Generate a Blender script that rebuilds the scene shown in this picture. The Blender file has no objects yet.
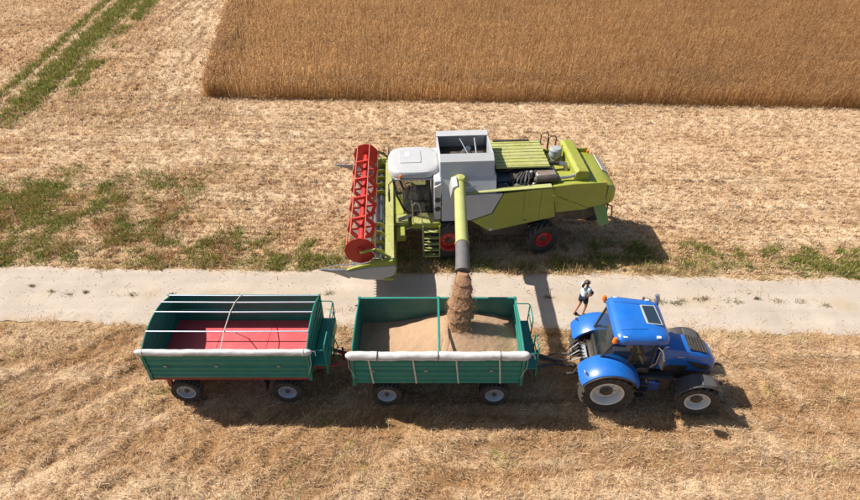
import bpy, bmesh, math, random
import numpy as np
from mathutils import Vector, Matrix
R = math.radians
rng = np.random.default_rng(7)
random.seed(7)
scene = bpy.context.scene
COL = scene.collection

# ------------------------------------------------------------------ camera
cam_data = bpy.data.cameras.new('camera')
cam = bpy.data.objects.new('camera', cam_data)
COL.objects.link(cam)
cam.location = (0, 0, 14.5)
cam.rotation_euler = (R(90 - 38), 0, 0)
cam_data.sensor_width = 36
cam_data.lens = 36 * 574 / 860
cam_data.clip_start = 0.1
cam_data.clip_end = 6000
scene.camera = cam

# ------------------------------------------------------------------ sky, sun, exposure
SUN_V = Vector((-0.90, 0.30, 1.0)).normalized()      # towards the sun
el = math.asin(SUN_V.z)
az = math.atan2(SUN_V.x, SUN_V.y)                     # clockwise from +Y
world = bpy.data.worlds.new('World')
scene.world = world
world.use_nodes = True
nt = world.node_tree
bg = nt.nodes['Background']
sky = nt.nodes.new('ShaderNodeTexSky')
sky.sky_type = 'NISHITA'
sky.sun_disc = False
sky.sun_elevation = el
sky.sun_rotation = az
sky.air_density = 1.0
sky.dust_density = 1.6
nt.links.new(sky.outputs[0], bg.inputs[0])
bg.inputs[1].default_value = 0.068
sd = bpy.data.lights.new('sun', 'SUN')
sd.energy = 4.9
sd.angle = R(0.53)
sd.color = (1.0, 0.95, 0.88)
sun = bpy.data.objects.new('sun', sd)
COL.objects.link(sun)
sun.rotation_euler = (-SUN_V).to_track_quat('-Z', 'Y').to_euler()
sun.location = (-40, 20, 60)
vs = scene.view_settings
vs.view_transform = 'Standard'
vs.look = 'None'
vs.exposure = 0.72
vs.gamma = 1.0
vs.use_curve_mapping = False

# ------------------------------------------------------------------ noise helpers (numpy)
_tab = np.random.default_rng(3).random((256, 256))
def vnoise(x, y):
    xi = np.floor(x).astype(int); yi = np.floor(y).astype(int)
    fx = x - xi; fy = y - yi
    fx = fx * fx * (3 - 2 * fx); fy = fy * fy * (3 - 2 * fy)
    a = _tab[xi & 255, yi & 255]; b = _tab[(xi + 1) & 255, yi & 255]
    c = _tab[xi & 255, (yi + 1) & 255]; d = _tab[(xi + 1) & 255, (yi + 1) & 255]
    return (a * (1 - fx) + b * fx) * (1 - fy) + (c * (1 - fx) + d * fx) * fy
def fbm(x, y, o=4, s=1.0):
    t = 0; a = 0.5
    for i in range(o):
        t = t + a * vnoise(x * s + 17.3 * i, y * s + 9.1 * i); a *= 0.5; s *= 2.03
    return t / (1 - 0.5 ** o)
def sstep(a, b, x):
    t = np.clip((x - a) / (b - a), 0, 1)
    return t * t * (3 - 2 * t)

# ------------------------------------------------------------------ materials
MATS = {}
def nodes_of(m):
    m.use_nodes = True
    return m.node_tree, m.node_tree.nodes['Principled BSDF']
def mat(name, col, rough=0.5, metal=0.0, var=0.12, scale=6.0, dust=0.0, dustcol=(0.42, 0.32, 0.2), bump=0.0, bscale=40.0, coat=0.0, alpha=1.0, spec=0.5):
    if name in MATS: return MATS[name]
    m = bpy.data.materials.new(name); t, p = nodes_of(m)
    L = t.links; N = t.nodes
    tc = N.new('ShaderNodeTexCoord')
    n1 = N.new('ShaderNodeTexNoise'); n1.inputs['Scale'].default_value = scale; n1.inputs['Detail'].default_value = 6
    n1.inputs['Roughness'].default_value = 0.65
    L.new(tc.outputs['Object'], n1.inputs['Vector'])
    r1 = N.new('ShaderNodeMapRange'); r1.inputs[1].default_value = 0.3; r1.inputs[2].default_value = 0.7
    r1.inputs[3].default_value = 1 - var; r1.inputs[4].default_value = 1 + var
    L.new(n1.outputs[0], r1.inputs[0])
    mx = N.new('ShaderNodeMix'); mx.data_type = 'RGBA'; mx.blend_type = 'MULTIPLY'; mx.inputs[0].default_value = 1
    mx.inputs[6].default_value = (*col, 1)
    L.new(r1.outputs[0], mx.inputs[7])
    out = mx.outputs[2]
    if dust > 0:
        n2 = N.new('ShaderNodeTexNoise'); n2.inputs['Scale'].default_value = scale * 0.55; n2.inputs['Detail'].default_value = 8
        n2.inputs['Roughness'].default_value = 0.7
        L.new(tc.outputs['Object'], n2.inputs['Vector'])
        r2 = N.new('ShaderNodeMapRange'); r2.inputs[1].default_value = 0.38; r2.inputs[2].default_value = 0.72
        r2.inputs[3].default_value = dust * 0.25; r2.inputs[4].default_value = dust
        L.new(n2.outputs[0], r2.inputs[0])
        md = N.new('ShaderNodeMix'); md.data_type = 'RGBA'
        L.new(r2.outputs[0], md.inputs[0]); L.new(out, md.inputs[6]); md.inputs[7].default_value = (*dustcol, 1)
        out = md.outputs[2]
        rr = N.new('ShaderNodeMapRange'); rr.inputs[1].default_value = 0; rr.inputs[2].default_value = 1
        rr.inputs[3].default_value = rough; rr.inputs[4].default_value = 0.95
        L.new(r2.outputs[0], rr.inputs[0]); L.new(rr.outputs[0], p.inputs['Roughness'])
    else:
        p.inputs['Roughness'].default_value = rough
    L.new(out, p.inputs['Base Color'])
    p.inputs['Metallic'].default_value = metal
    p.inputs['Coat Weight'].default_value = coat
    p.inputs['Specular IOR Level'].default_value = spec
    if bump > 0:
        nb = N.new('ShaderNodeTexNoise'); nb.inputs['Scale'].default_value = bscale; nb.inputs['Detail'].default_value = 4
        L.new(tc.outputs['Object'], nb.inputs['Vector'])
        bp = N.new('ShaderNodeBump'); bp.inputs['Strength'].default_value = bump; bp.inputs['Distance'].default_value = 0.02
        L.new(nb.outputs[0], bp.inputs['Height']); L.new(bp.outputs[0], p.inputs['Normal'])
    MATS[name] = m
    return m
def glass(name, col, alpha):
    if name in MATS: return MATS[name]
    m = bpy.data.materials.new(name); t, p = nodes_of(m)
    p.inputs['Base Color'].default_value = (*col, 1); p.inputs['Roughness'].default_value = 0.04
    p.inputs['Alpha'].default_value = alpha; p.inputs['Specular IOR Level'].default_value = 0.7
    MATS[name] = m
    return m
def blade_mat(name, trans=0.25, rough=0.6):
    m = bpy.data.materials.new(name); t, p = nodes_of(m); N = t.nodes; L = t.links
    a = N.new('ShaderNodeAttribute'); a.attribute_name = 'Col'
    L.new(a.outputs['Color'], p.inputs['Base Color'])
    p.inputs['Roughness'].default_value = rough; p.inputs['Specular IOR Level'].default_value = 0.25
    tr = N.new('ShaderNodeBsdfTranslucent'); L.new(a.outputs['Color'], tr.inputs[0])
    mx = N.new('ShaderNodeMixShader'); mx.inputs[0].default_value = trans
    L.new(p.outputs[0], mx.inputs[1]); L.new(tr.outputs[0], mx.inputs[2])
    L.new(mx.outputs[0], t.nodes['Material Output'].inputs[0])
    return m
def ground_mat(name, rough=0.95, sc=14.0, bump=0.6, dist=0.03, lo=0.62, hi=1.35):
    m = bpy.data.materials.new(name); t, p = nodes_of(m); N = t.nodes; L = t.links
    a = N.new('ShaderNodeAttribute'); a.attribute_name = 'Col'
    tc = N.new('ShaderNodeTexCoord')
    n1 = N.new('ShaderNodeTexNoise'); n1.inputs['Scale'].default_value = sc; n1.inputs['Detail'].default_value = 8; n1.inputs['Roughness'].default_value = 0.75
    L.new(tc.outputs['Object'], n1.inputs['Vector'])
    r = N.new('ShaderNodeMapRange'); r.inputs[1].default_value = 0.3; r.inputs[2].default_value = 0.7; r.inputs[3].default_value = lo; r.inputs[4].default_value = hi
    L.new(n1.outputs[0], r.inputs[0])
    mx = N.new('ShaderNodeMix'); mx.data_type = 'RGBA'; mx.blend_type = 'MULTIPLY'; mx.inputs[0].default_value = 1
    L.new(a.outputs['Color'], mx.inputs[6]); L.new(r.outputs[0], mx.inputs[7])
    L.new(mx.outputs[2], p.inputs['Base Color'])
    p.inputs['Roughness'].default_value = rough; p.inputs['Specular IOR Level'].default_value = 0.15
    bp = N.new('ShaderNodeBump'); bp.inputs['Strength'].default_value = bump; bp.inputs['Distance'].default_value = dist
    L.new(n1.outputs[0], bp.inputs['Height']); L.new(bp.outputs[0], p.inputs['Normal'])
    return m

DUST = (0.40, 0.30, 0.19)
lime = mat('lime_paint', (0.275, 0.305, 0.02), 0.4, 0, 0.10, 2.0, 0.30, (0.34, 0.28, 0.15))
limetop = mat('lime_paint_dusty_sunlit', (0.32, 0.345, 0.07), 0.5, 0, 0.10, 2.5, 0.6, (0.40, 0.37, 0.22))  # tops and pipe: real dust, plus sunlit paleness painted into the green
greywhite = mat('pale_grey_paint', (0.42, 0.44, 0.465), 0.35, 0, 0.06, 3, 0.16, DUST)
whitep = mat('white_paint', (0.42, 0.425, 0.43), 0.35, 0, 0.06, 3, 0.16, DUST)
midgrey = mat('grey_paint', (0.30, 0.32, 0.34), 0.45, 0, 0.08, 3, 0.15, DUST)
black = mat('black_plastic', (0.014, 0.014, 0.015), 0.5, 0, 0.2, 5, 0.12, DUST)
darkm = mat('dark_machinery', (0.03, 0.03, 0.032), 0.5, 0.3, 0.3, 8, 0.28, DUST)
steel = mat('worn_steel', (0.42, 0.43, 0.45), 0.35, 0.9, 0.15, 9, 0.2, DUST)
reelred = mat('reel_red', (0.62, 0.022, 0.016), 0.4, 0, 0.1, 5, 0.14, DUST)
rimred = mat('rim_red', (0.50, 0.012, 0.016), 0.4, 0, 0.1, 5, 0.12, DUST)
rubber = mat('tyre_rubber', (0.018, 0.018, 0.019), 0.8, 0, 0.25, 7, 0.22, (0.22, 0.17, 0.11), bump=0.3)
rubberdusty = mat('tyre_tread_dusty', (0.04, 0.037, 0.034), 0.85, 0, 0.25, 9, 0.5, (0.24, 0.19, 0.13), bump=0.3)
glassd = glass('tinted_cab_glass', (0.02, 0.035, 0.035), 0.45)
orange = mat('orange_lens', (0.8, 0.16, 0.02), 0.25, 0, 0.05, 5)
redlens = mat('red_lens', (0.6, 0.02, 0.02), 0.25, 0, 0.05, 5)
blue = mat('tractor_blue', (0.001, 0.115, 0.45), 0.32, 0, 0.10, 3, 0.10, (0.24, 0.22, 0.19), coat=0.3)
rimwhite = mat('rim_white', (0.66, 0.66, 0.62), 0.45, 0, 0.08, 5, 0.18, DUST)
rimblue = mat('rim_blue_grey', (0.36, 0.42, 0.50), 0.4, 0.3, 0.1, 6, 0.2, DUST)
teal = mat('trailer_green', (0.002, 0.185, 0.14), 0.42, 0, 0.16, 2.5, 0.08, (0.25, 0.27, 0.22))
teald = mat('trailer_green_dusty', (0.0, 0.17, 0.128), 0.6, 0, 0.15, 2.2, 0.10, (0.30, 0.28, 0.22))
floorred = mat('trailer_floor_red', (0.55, 0.045, 0.06), 0.5, 0, 0.10, 3, 0.12, (0.6, 0.45, 0.35))
chassred = mat('chassis_red', (0.22, 0.010, 0.022), 0.5, 0, 0.15, 5, 0.15, DUST)
chassblue = mat('chassis_dark', (0.018, 0.028, 0.045), 0.5, 0, 0.15, 5, 0.18, DUST)
galv = mat('galvanised_pipe', (0.50, 0.53, 0.60), 0.4, 0.5, 0.08, 6)
tarp = mat('white_tarp', (0.54, 0.525, 0.50), 0.65, 0, 0.08, 4, 0.12, DUST, bump=0.35, bscale=16)
strapm = mat('pale_strap', (0.55, 0.52, 0.45), 0.7, 0, 0.1, 5)
grainm = mat('wheat_grain', (0.42, 0.25, 0.125), 0.85, 0, 0.22, 26, 0.0, bump=0.7, bscale=60)

# ------------------------------------------------------------------ mesh helpers
def link(o, parent=None):
    COL.objects.link(o)
    if parent is not None: o.parent = parent
    return o
def empty(name, loc, rz=0.0, label=None, cat=None, group=None):
    o = bpy.data.objects.new(name, None); o.empty_display_size = 0.3
    COL.objects.link(o); o.location = loc; o.rotation_euler = (0, 0, rz)
    tag(o, label, cat, group)
    return o
def tag(o, label=None, cat=None, group=None, kind=None):
    if label: o['label'] = label
    if cat: o['category'] = cat
    if group: o['group'] = group
    if kind: o['kind'] = kind
    return o
class MB:
    def __init__(s): s.v = []; s.f = []
    def add(s, vs, fs):
        b = len(s.v); s.v += [tuple(v) for v in vs]; s.f += [tuple(b + i for i in f) for f in fs]; return s
    def box(s, x0, x1, y0, y1, z0, z1, M=None):
        vs = [Vector((x, y, z)) for x in (x0, x1) for y in (y0, y1) for z in (z0, z1)]
        if M is not None: vs = [M @ v for v in vs]
        return s.add(vs, [(0, 1, 3, 2), (4, 6, 7, 5), (0, 4, 5, 1), (2, 3, 7, 6), (0, 2, 6, 4), (1, 5, 7, 3)])
    def prism(s, poly, a0, a1, axis='y'):
        # poly in (x,z) extruded along y, or (y,z) along x, or (x,y) along z
        def mk(p, a):
            return {'y': (p[0], a, p[1]), 'x': (a, p[0], p[1]), 'z': (p[0], p[1], a)}[axis]
        n = len(poly)
        vs = [mk(p, a0) for p in poly] + [mk(p, a1) for p in poly]
        fs = [tuple(range(n)), tuple(range(2 * n - 1, n - 1, -1))] + [(i, i + n, (i + 1) % n + n, (i + 1) % n) for i in range(n)]
        return s.add(vs, fs)
    def loft(s, rings, cap=True, closed=True):
        n = len(rings[0]); vs = [p for r in rings for p in r]; fs = []
        for k in range(len(rings) - 1):
            for i in range(n if closed else n - 1):
                j = (i + 1) % n
                fs.append((k * n + i, k * n + j, (k + 1) * n + j, (k + 1) * n + i))
        if cap:
            fs.append(tuple(range(n - 1, -1, -1))); fs.append(tuple((len(rings) - 1) * n + i for i in range(n)))
        return s.add(vs, fs)
    def tube(s, pts, r, n=8, cap=True):
        pts = [Vector(p) for p in pts]; rs = r if isinstance(r, (list, tuple)) else [r] * len(pts)
        rings = []; u = None
        for i, p in enumerate(pts):
            d = (pts[min(i + 1, len(pts) - 1)] - pts[max(i - 1, 0)]).normalized()
            if u is None:
                u = d.orthogonal().normalized()
            else:
                u = (u - d * u.dot(d)).normalized()
            w = d.cross(u)
            rings.append([p + (u * math.cos(a) + w * math.sin(a)) * rs[i] for a in (2 * math.pi * k / n for k in range(n))])
        return s.loft(rings, cap)
    def lathe(s, prof, c=(0, 0, 0), axis='y', n=32, closed=True):
        # prof list of (radius, along)
        rings = []
        for k in range(n):
            a = 2 * math.pi * k / n; ca, sa = math.cos(a), math.sin(a); ring = []
            for (r, h) in prof:
                if axis == 'y': q = (r * ca, h, r * sa)
                elif axis == 'x': q = (h, r * ca, r * sa)
                else: q = (r * ca, r * sa, h)
                ring.append((c[0] + q[0], c[1] + q[1], c[2] + q[2]))
            rings.append(ring)
        m = len(prof); vs = [p for r in rings for p in r]; fs = []
        for k in range(n):
            k2 = (k + 1) % n
            for i in range(m if closed else m - 1):
                j = (i + 1) % m
                fs.append((k * m + i, k2 * m + i, k2 * m + j, k * m + j))
        return s.add(vs, fs)
    def build(s, name, material, parent=None, bevel=0.0, seg=2, smooth=True, ang=35):
        me = bpy.data.meshes.new(name); me.from_pydata(s.v, [], s.f)
        bm = bmesh.new(); bm.from_mesh(me); bmesh.ops.recalc_face_normals(bm, faces=bm.faces); bm.to_mesh(me); bm.free()
        if smooth:
            me.polygons.foreach_set('use_smooth', [True] * len(me.polygons)); me.set_sharp_from_angle(angle=R(ang))
        me.materials.append(material)
        o = bpy.data.objects.new(name, me); link(o, parent)
        if bevel > 0:
            b = o.modifiers.new('bevel', 'BEVEL'); b.width = bevel; b.segments = seg; b.limit_method = 'ANGLE'; b.angle_limit = R(35)
            b.harden_normals = False
        return o
def BX(name, m, parent, x0, x1, y0, y1, z0, z1, bevel=0.015):
    return MB().box(x0, x1, y0, y1, z0, z1).build(name, m, parent, bevel)
def TB(name, m, parent, pts, r, n=8):
    return MB().tube(pts, r, n).build(name, m, parent)
def blades(name, base, vec, width, col, material, kind='stuff', taper=1.0, side=None):
    """every blade is one quad of real size: base (N,3), vec (N,3), width (N,), col (N,3)"""
    n = len(base)
    if side is None:
        a = rng.random(n) * 2 * np.pi
        side = np.stack([np.cos(a), np.sin(a), np.zeros(n)], 1)
        side = side - vec * (np.sum(side * vec, 1) / np.maximum(np.sum(vec * vec, 1), 1e-9))[:, None]
        side /= np.maximum(np.linalg.norm(side, axis=1), 1e-6)[:, None]
    w = (width * 0.5)[:, None] * side
    V = np.empty((n, 4, 3)); V[:, 0] = base - w; V[:, 1] = base + w; V[:, 2] = base + vec + w * taper; V[:, 3] = base + vec - w * taper
    return quads(name, V, col, material, kind)
def quads(name, V, col, material, kind='stuff'):
    n = len(V)
    me = bpy.data.meshes.new(name)
    me.vertices.add(n * 4); me.vertices.foreach_set('co', V.reshape(-1).astype(np.float32))
    me.loops.add(n * 4); me.loops.foreach_set('vertex_index', np.arange(n * 4, dtype=np.int32))
    me.polygons.add(n); me.polygons.foreach_set('loop_start', np.arange(0, n * 4, 4, dtype=np.int32))
    me.polygons.foreach_set('loop_total', np.full(n, 4, dtype=np.int32))
    me.update(calc_edges=True)
    at = me.color_attributes.new('Col', 'FLOAT_COLOR', 'POINT')
    c = np.ones((n, 4, 4), dtype=np.float32); c[:, :, :3] = col[:, None, :]
    at.data.foreach_set('color', c.reshape(-1))
    me.materials.append(material)
    o = bpy.data.objects.new(name, me); link(o)
    if kind: o['kind'] = kind
    return o
def grid_mesh(name, X, Y, Z, C, material):
    ny, nx = X.shape
    me = bpy.data.meshes.new(name)
    co = np.stack([X, Y, Z], -1).reshape(-1, 3).astype(np.float32)
    idx = np.arange(nx * ny).reshape(ny, nx)
    q = np.stack([idx[:-1, :-1], idx[:-1, 1:], idx[1:, 1:], idx[1:, :-1]], -1).reshape(-1, 4).astype(np.int32)
    me.vertices.add(len(co)); me.vertices.foreach_set('co', co.reshape(-1))
    me.loops.add(q.size); me.loops.foreach_set('vertex_index', q.reshape(-1))
    me.polygons.add(len(q)); me.polygons.foreach_set('loop_start', np.arange(0, q.size, 4, dtype=np.int32))
    me.polygons.foreach_set('loop_total', np.full(len(q), 4, dtype=np.int32))
    me.update(calc_edges=True)
    me.polygons.foreach_set('use_smooth', np.ones(len(q), dtype=bool))
    at = me.color_attributes.new('Col', 'FLOAT_COLOR', 'POINT')
    c = np.ones((len(co), 4), dtype=np.float32); c[:, :3] = C.reshape(-1, 3)
    at.data.foreach_set('color', c.reshape(-1))
    me.materials.append(material)
    o = bpy.data.objects.new(name, me); link(o)
    return o

# ------------------------------------------------------------------ where things grow (plan of the place, metres)
def road_c(x): return 15.66 - 0.0225 * x
def road_edges(x):
    n = (fbm(x * 0.9 + 3, x * 0 + 1.7, 5) - 0.5) * 0.55
    f = (fbm(x * 0.9 + 40, x * 0 + 5.7, 5) - 0.5) * 0.55
    return road_c(x) - 1.48 + n, road_c(x) + 1.50 + f
def crop_front(x): return 33.3 - 0.041 * x
def crop_left(y): return -13.9 - (y - 33.5) * 0.185
def in_crop(x, y): return (y > crop_front(x) + (fbm(x, y * 0 + 2, 3, 0.8) - .5) * .3) & (x > crop_left(y) + (fbm(x * 0 + 7, y, 3, 0.9) - .5) * .5)
def track_u(x, y):
    # distance right of the farm track's centre line
    cx = np.where(y > 30, -24.3 - (y - 30) * 0.14, -24.3 - np.abs(30 - y) ** 1.25 * 0.30)
    return x - cx
def m_green(x, y):
    n = fbm(x, y, 4, 0.55); n2 = fbm(x + 60, y + 31, 4, 1.6)
    ylo, yhi = road_edges(x)
    u = track_u(x, y)
    tr = np.exp(-((u - 0.1) / 0.85) ** 2) * sstep(28, 35, y) * 1.5
    tr = np.maximum(tr, np.exp(-((u + 1.9) / 0.32) ** 2) * sstep(25, 34, y) * 1.0)
    tr = np.maximum(tr, np.exp(-((u - 2.2) / 0.60) ** 2) * sstep(31, 38, y) * 1.6 * sstep(0.42, 0.62, n))
    patch = 0.9 * sstep(-6.5, -14.5, x) * sstep(27.0, 21.5, y) * sstep(yhi + 0.2, yhi + 0.7, y) * sstep(-26, -20, x + (y - 18) * -0.5) * (0.25 + 0.75 * sstep(0.36, 0.66, n))
    stripe = 1.3 * np.exp(-((y - 19.6 - 0.04 * x) / 0.75) ** 2) * sstep(-5, -9, x) * sstep(0.36, 0.6, n) * 0.7
    verge = np.exp(-((y - yhi - 0.55) / 0.55) ** 2) * (0.35 + 0.65 * sstep(0.36, 0.6, n)) * np.where(x < -2, 1.0, np.where(x > 5, 1.0, 0.7))
    verge2 = np.exp(-((y - yhi - 1.5) / 0.5) ** 2) * sstep(0.45, 0.65, n2) * np.where(x > 7, 0.9, np.where(x < -6, .8, 0.75))
    near = np.exp(-((y - ylo + 0.15) / 0.2) ** 2) * sstep(0.42, 0.6, n) * np.where(x > 6, 0.7, 0.25)
    nf = sstep(0.70, 0.80, n2) * (y < ylo) * 0.45
    g = np.maximum.reduce([tr, patch, stripe, verge, verge2, near, nf])
    return np.clip(g * (0.35 + 1.25 * sstep(0.3, 0.7, fbm(x + 5, y + 77, 4, 2.0))) * (0.65 + 0.7 * n2), 0, 1)
def m_pale(x, y):
    # fresh chopped straw lying in pale swaths, 1 = pale
    ylo, yhi = road_edges(x)
    n = fbm(x * 0.25 + 5, y * 1.1, 4, 0.8); n1 = fbm(x + 11, y + 4, 4, 0.35)
    s = np.clip(0.35 + 1.5 * (n - 0.5) + 0.9 * (n1 - 0.5), 0, 1)
    mid = sstep(yhi + 1, yhi + 4, y) * sstep(-16, -6, x + (y - 25) * 0.3) * 0.5
    headl = np.exp(-(((x + 15) / 4) ** 2 + ((y - 30) / 4.0) ** 2)) * 0.55 + np.exp(-((x - crop_left(y) + 2.0) / 2.0) ** 2) * (y > 31) * 0.5
    u = track_u(x, y)
    ruts = (np.exp(-((u - 1.15) / 0.4) ** 2) + np.exp(-((u + 1.0) / 0.4) ** 2)) * 0.8 * sstep(17, 24, y)
    wob = (fbm(x * 0.6, y * 0.6, 3, 1.0) - .5) * 0.6
    for (xa, ya, xb, yb, w, k) in PALES:
        dx, dy = xb - xa, yb - ya
        t_ = np.clip(((x - xa) * dx + (y - ya) * dy) / (dx * dx + dy * dy), 0, 1)
        dd = np.hypot(x - xa - t_ * dx, y - ya - t_ * dy) + wob * w
        s = s + k * np.exp(-(dd / w) ** 2)
    return np.clip(s + mid + headl + ruts, 0, 1)
PALES = [(-18, 12.25, -8.6, 12.0, 0.35, 0.8), (-18, 10.6, -9, 11.2, 0.3, 0.5), (-13, 7.2, -8.2, 10.4, 0.5, 0.7), (-3.0, 9.4, 4.0, 9.1, 0.35, 0.55), (9.8, 9.2, 8.6, 13.0, 0.3, 0.6), (12.0, 9.2, 10.6, 13.2, 0.3, 0.6),
         (-2.0, 7.6, 9.0, 7.4, 0.4, 0.5), (-20.5, 24.0, -12.5, 33.0, 0.5, 0.6), (-18.5, 22.0, -9.0, 29.5, 0.6, 0.5), (-27, 24.5, -21.5, 31.0, 0.6, 0.7), (2, 30.5, 30, 29.4, 0.8, 0.4), (-8, 26.0, 2, 25.6, 0.6, 0.3)]
def m_dark(x, y):
    # wheel rows and thin streaks of bare soil
    # near field: diagonal streaks on the left, level ones on the right
    a1 = (x * 0.62 - y * 0.78); b1 = (x * 0.78 + y * 0.62)
    d = fbm(a1 * 1.1, b1 * 0.22, 4, 1.0)
    e = fbm(x * 0.16, y * 1.6, 4, 1.0)
    wl = sstep(3, -3, x)
    near = sstep(0.48, 0.68, d * wl + e * (1 - wl))
    fx = 0.75 * sstep(0.54, 0.74, fbm(x * 0.06 + 9, y * 2.6, 4, 1.0))
    r = np.where(y < 15, near * 0.9, fx * 0.8)
    wob = (fbm(x * 0.7, y * 0.7, 3, 1.0) - .5) * 0.5
    brk = sstep(0.34, 0.6, fbm(x + 3, y + 8, 3, 1.1))
    for (xa, ya, xb, yb, w, k) in RUTS:
        dx, dy = xb - xa, yb - ya; ll = dx * dx + dy * dy
        t_ = np.clip(((x - xa) * dx + (y - ya) * dy) / ll, 0, 1)
        dd = np.hypot(x - xa - t_ * dx, y - ya - t_ * dy) + wob * w
        r = np.maximum(r, k * brk * np.exp(-(dd / w) ** 2))
    cl = x - crop_left(y)
    for c0 in (-1.7, -2.6, -4.6, -5.3):
        r = np.maximum(r, 1.4 * brk * np.exp(-((cl - c0 + wob) / 0.2) ** 2) * sstep(29, 33, y))
    for y_ in (21.6, 23.4, 25.0, 26.6, 28.3):
        r = np.maximum(r, 1.1 * brk * np.exp(-((y - y_ + 0.05 * x + wob * .4) / 0.16) ** 2) * sstep(2, -4, x) * sstep(-15, -11, x))
    return np.clip(r, 0, 1)
RUTS = [(-6.9, 8.0, -5.9, 10.2, 0.28, 1.0), (-9.0, 8.0, -5.5, 10.6, 0.35, 0.8), (-11.5, 9.0, -8.3, 11.8, 0.45, 0.7), (-15.5, 12.4, -10.5, 13.2, 0.35, 0.8), (-7.6, 7.6, -7.0, 9.6, 0.35, 0.7),
        (-3.8, 7.6, -3.0, 10.2, 0.4, 0.6), (9.3, 10.9, 16, 10.3, 0.3, 0.85), (9.3, 10.0, 16, 9.4, 0.3, 0.8), (10, 12.6, 18, 12.2, 0.3, 0.6), (1.5, 8.6, 7.5, 9.2, 0.3, 0.45), (-9.5, 8.2, -12.5, 7.0, 0.5, 0.6)]
def relief(x, y):
    ylo, yhi = road_edges(x)
    lump = fbm(x, y * 1.25, 2, 3.6) - 0.5
    big = (fbm(x + 70, y, 3, 0.35) - 0.5) * 0.08
    z = lump * 0.15 + big
    inroad = sstep(ylo - 0.5, ylo + 0.1, y) * sstep(yhi + 0.5, yhi - 0.1, y)
    z = z * (1 - inroad) - 0.05 * inroad
    z -= m_dark(x, y) * 0.08 * (1 - inroad)
    u = track_u(x, y)
    z -= (np.exp(-((u - 1.15) / 0.35) ** 2) + np.exp(-((u + 1.0) / 0.35) ** 2)) * 0.05 * sstep(20, 26, y)
    z = z * sstep(140, 60, np.hypot(x, y - 25))
    # pressed flat under the wheels
    for (wx, wy) in WHEELS:
        k = np.exp(-(((x - wx) / 0.55) ** 2 + ((y - wy) / 0.5) ** 2) ** 2)
        z = z * (1 - k) - 0.012 * k
    return z
WHEELS = [(-7.35, 11.15), (-4.3, 11.15), (-7.35, 13.0), (-4.3, 13.0), (-1.29, 11.15), (1.93, 11.15), (-1.29, 13.0), (1.93, 13.0),
          (5.2, 10.87), (5.33, 12.8), (7.85, 10.7), (8.0, 12.6), (0.7, 18.1), (0.6, 21.1), (4.4, 18.5), (4.3, 21.2)]

# ------------------------------------------------------------------ ground
def axis(dense0, dense1, step, far, mid=None):
    a = np.arange(dense0, dense1 + 1e-6, step)
    out = [a]; s = step; hi = a[-1]; lo = a[0]; up = []; dn = []
    while hi < far: s *= 1.22; hi += s; up.append(hi)
    s = step
    while lo > -far: s *= 1.22; lo -= s; dn.append(lo)
    return np.concatenate([np.array(dn[::-1]), a, np.array(up)])
gx = axis(-30, 30, 0.11, 2500); gy = axis(6.0, 35.5, 0.10, 2500)
X, Y = np.meshgrid(gx, gy)
Z = relief(X, Y)
G_ = m_green(X, Y)[..., None]; P_ = m_pale(X, Y)[..., None]; D_ = m_dark(X, Y)[..., None]
soil = np.array([0.19, 0.095, 0.036]); strawc = np.array([0.38, 0.235, 0.115]); palec = np.array([0.53, 0.39, 0.25]); greenc = np.array([0.17, 0.19, 0.04])
C = strawc * (1 - P_) + palec * P_
C = C * (1 - 0.8 * D_) + soil * 0.8 * D_
C = C * (1 - 0.65 * G_) + greenc * 0.65 * G_
hue = fbm(X, Y, 4, 0.5)[..., None]
C = C * (0.86 + 0.28 * hue)
C = np.where(in_crop(X, Y)[..., None], np.array([0.28, 0.17, 0.07]), C)
ground = grid_mesh('ground', X, Y, Z, C, ground_mat('field_soil_and_straw'))
tag(ground, kind='structure')
def zg(x, y): return relief(x, y)

# road: pale gravel track, its own sheet with a ragged edge
xs = np.concatenate([np.arange(-200, -30, 1.0), np.arange(-30, 30, 0.12), np.arange(30, 200, 1.0)])
e0, e1 = road_edges(xs)
e0 = e0 + (rng.random(len(xs)) - .5) * 0.12; e1 = e1 + (rng.random(len(xs)) - .5) * 0.12
tt = np.linspace(0, 1, 30)
RX = np.repeat(xs[None], 30, 0); RY = e0[None] + (e1 - e0)[None] * tt[:, None]
rut = np.exp(-((tt[:, None] - 0.24) / 0.1) ** 2) + np.exp(-((tt[:, None] - 0.76) / 0.1) ** 2)
RZ = 0.012 + (fbm(RX, RY, 3, 1.4) - .5) * 0.05 - rut * 0.02 - 0.05 * np.exp(-(np.minimum(tt, 1 - tt)[:, None] / 0.03) ** 2)
mid = np.exp(-((tt[:, None] - 0.5) / 0.11) ** 2) * sstep(0.45, 0.75, fbm(RX + 5, RY, 4, 1.1))
edge = np.exp(-(np.minimum(tt, 1 - tt)[:, None] / 0.07) ** 2) * sstep(.35, .65, fbm(RX, RY, 3, 2.0))
rc = np.array([0.40, 0.335, 0.27])
RC = rc * (0.80 + 0.22 * fbm(RX, RY, 4, 0.9)[..., None] + 0.22 * fbm(RX * 0.35, RY * 5, 4, 1.0)[..., None])
RC = RC * (1 - 0.55 * mid[..., None]) + np.array([0.36, 0.27, 0.16]) * 0.55 * mid[..., None]
RC = RC * (1 - 0.6 * edge[..., None]) + np.array([0.44, 0.32, 0.19]) * 0.6 * edge[..., None]
road = grid_mesh('gravel_road', RX, RY, RZ, RC, ground_mat('gravel_dust', sc=22, bump=0.35, dist=0.02, lo=0.84, hi=1.14))
tag(road, kind='structure')

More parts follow.
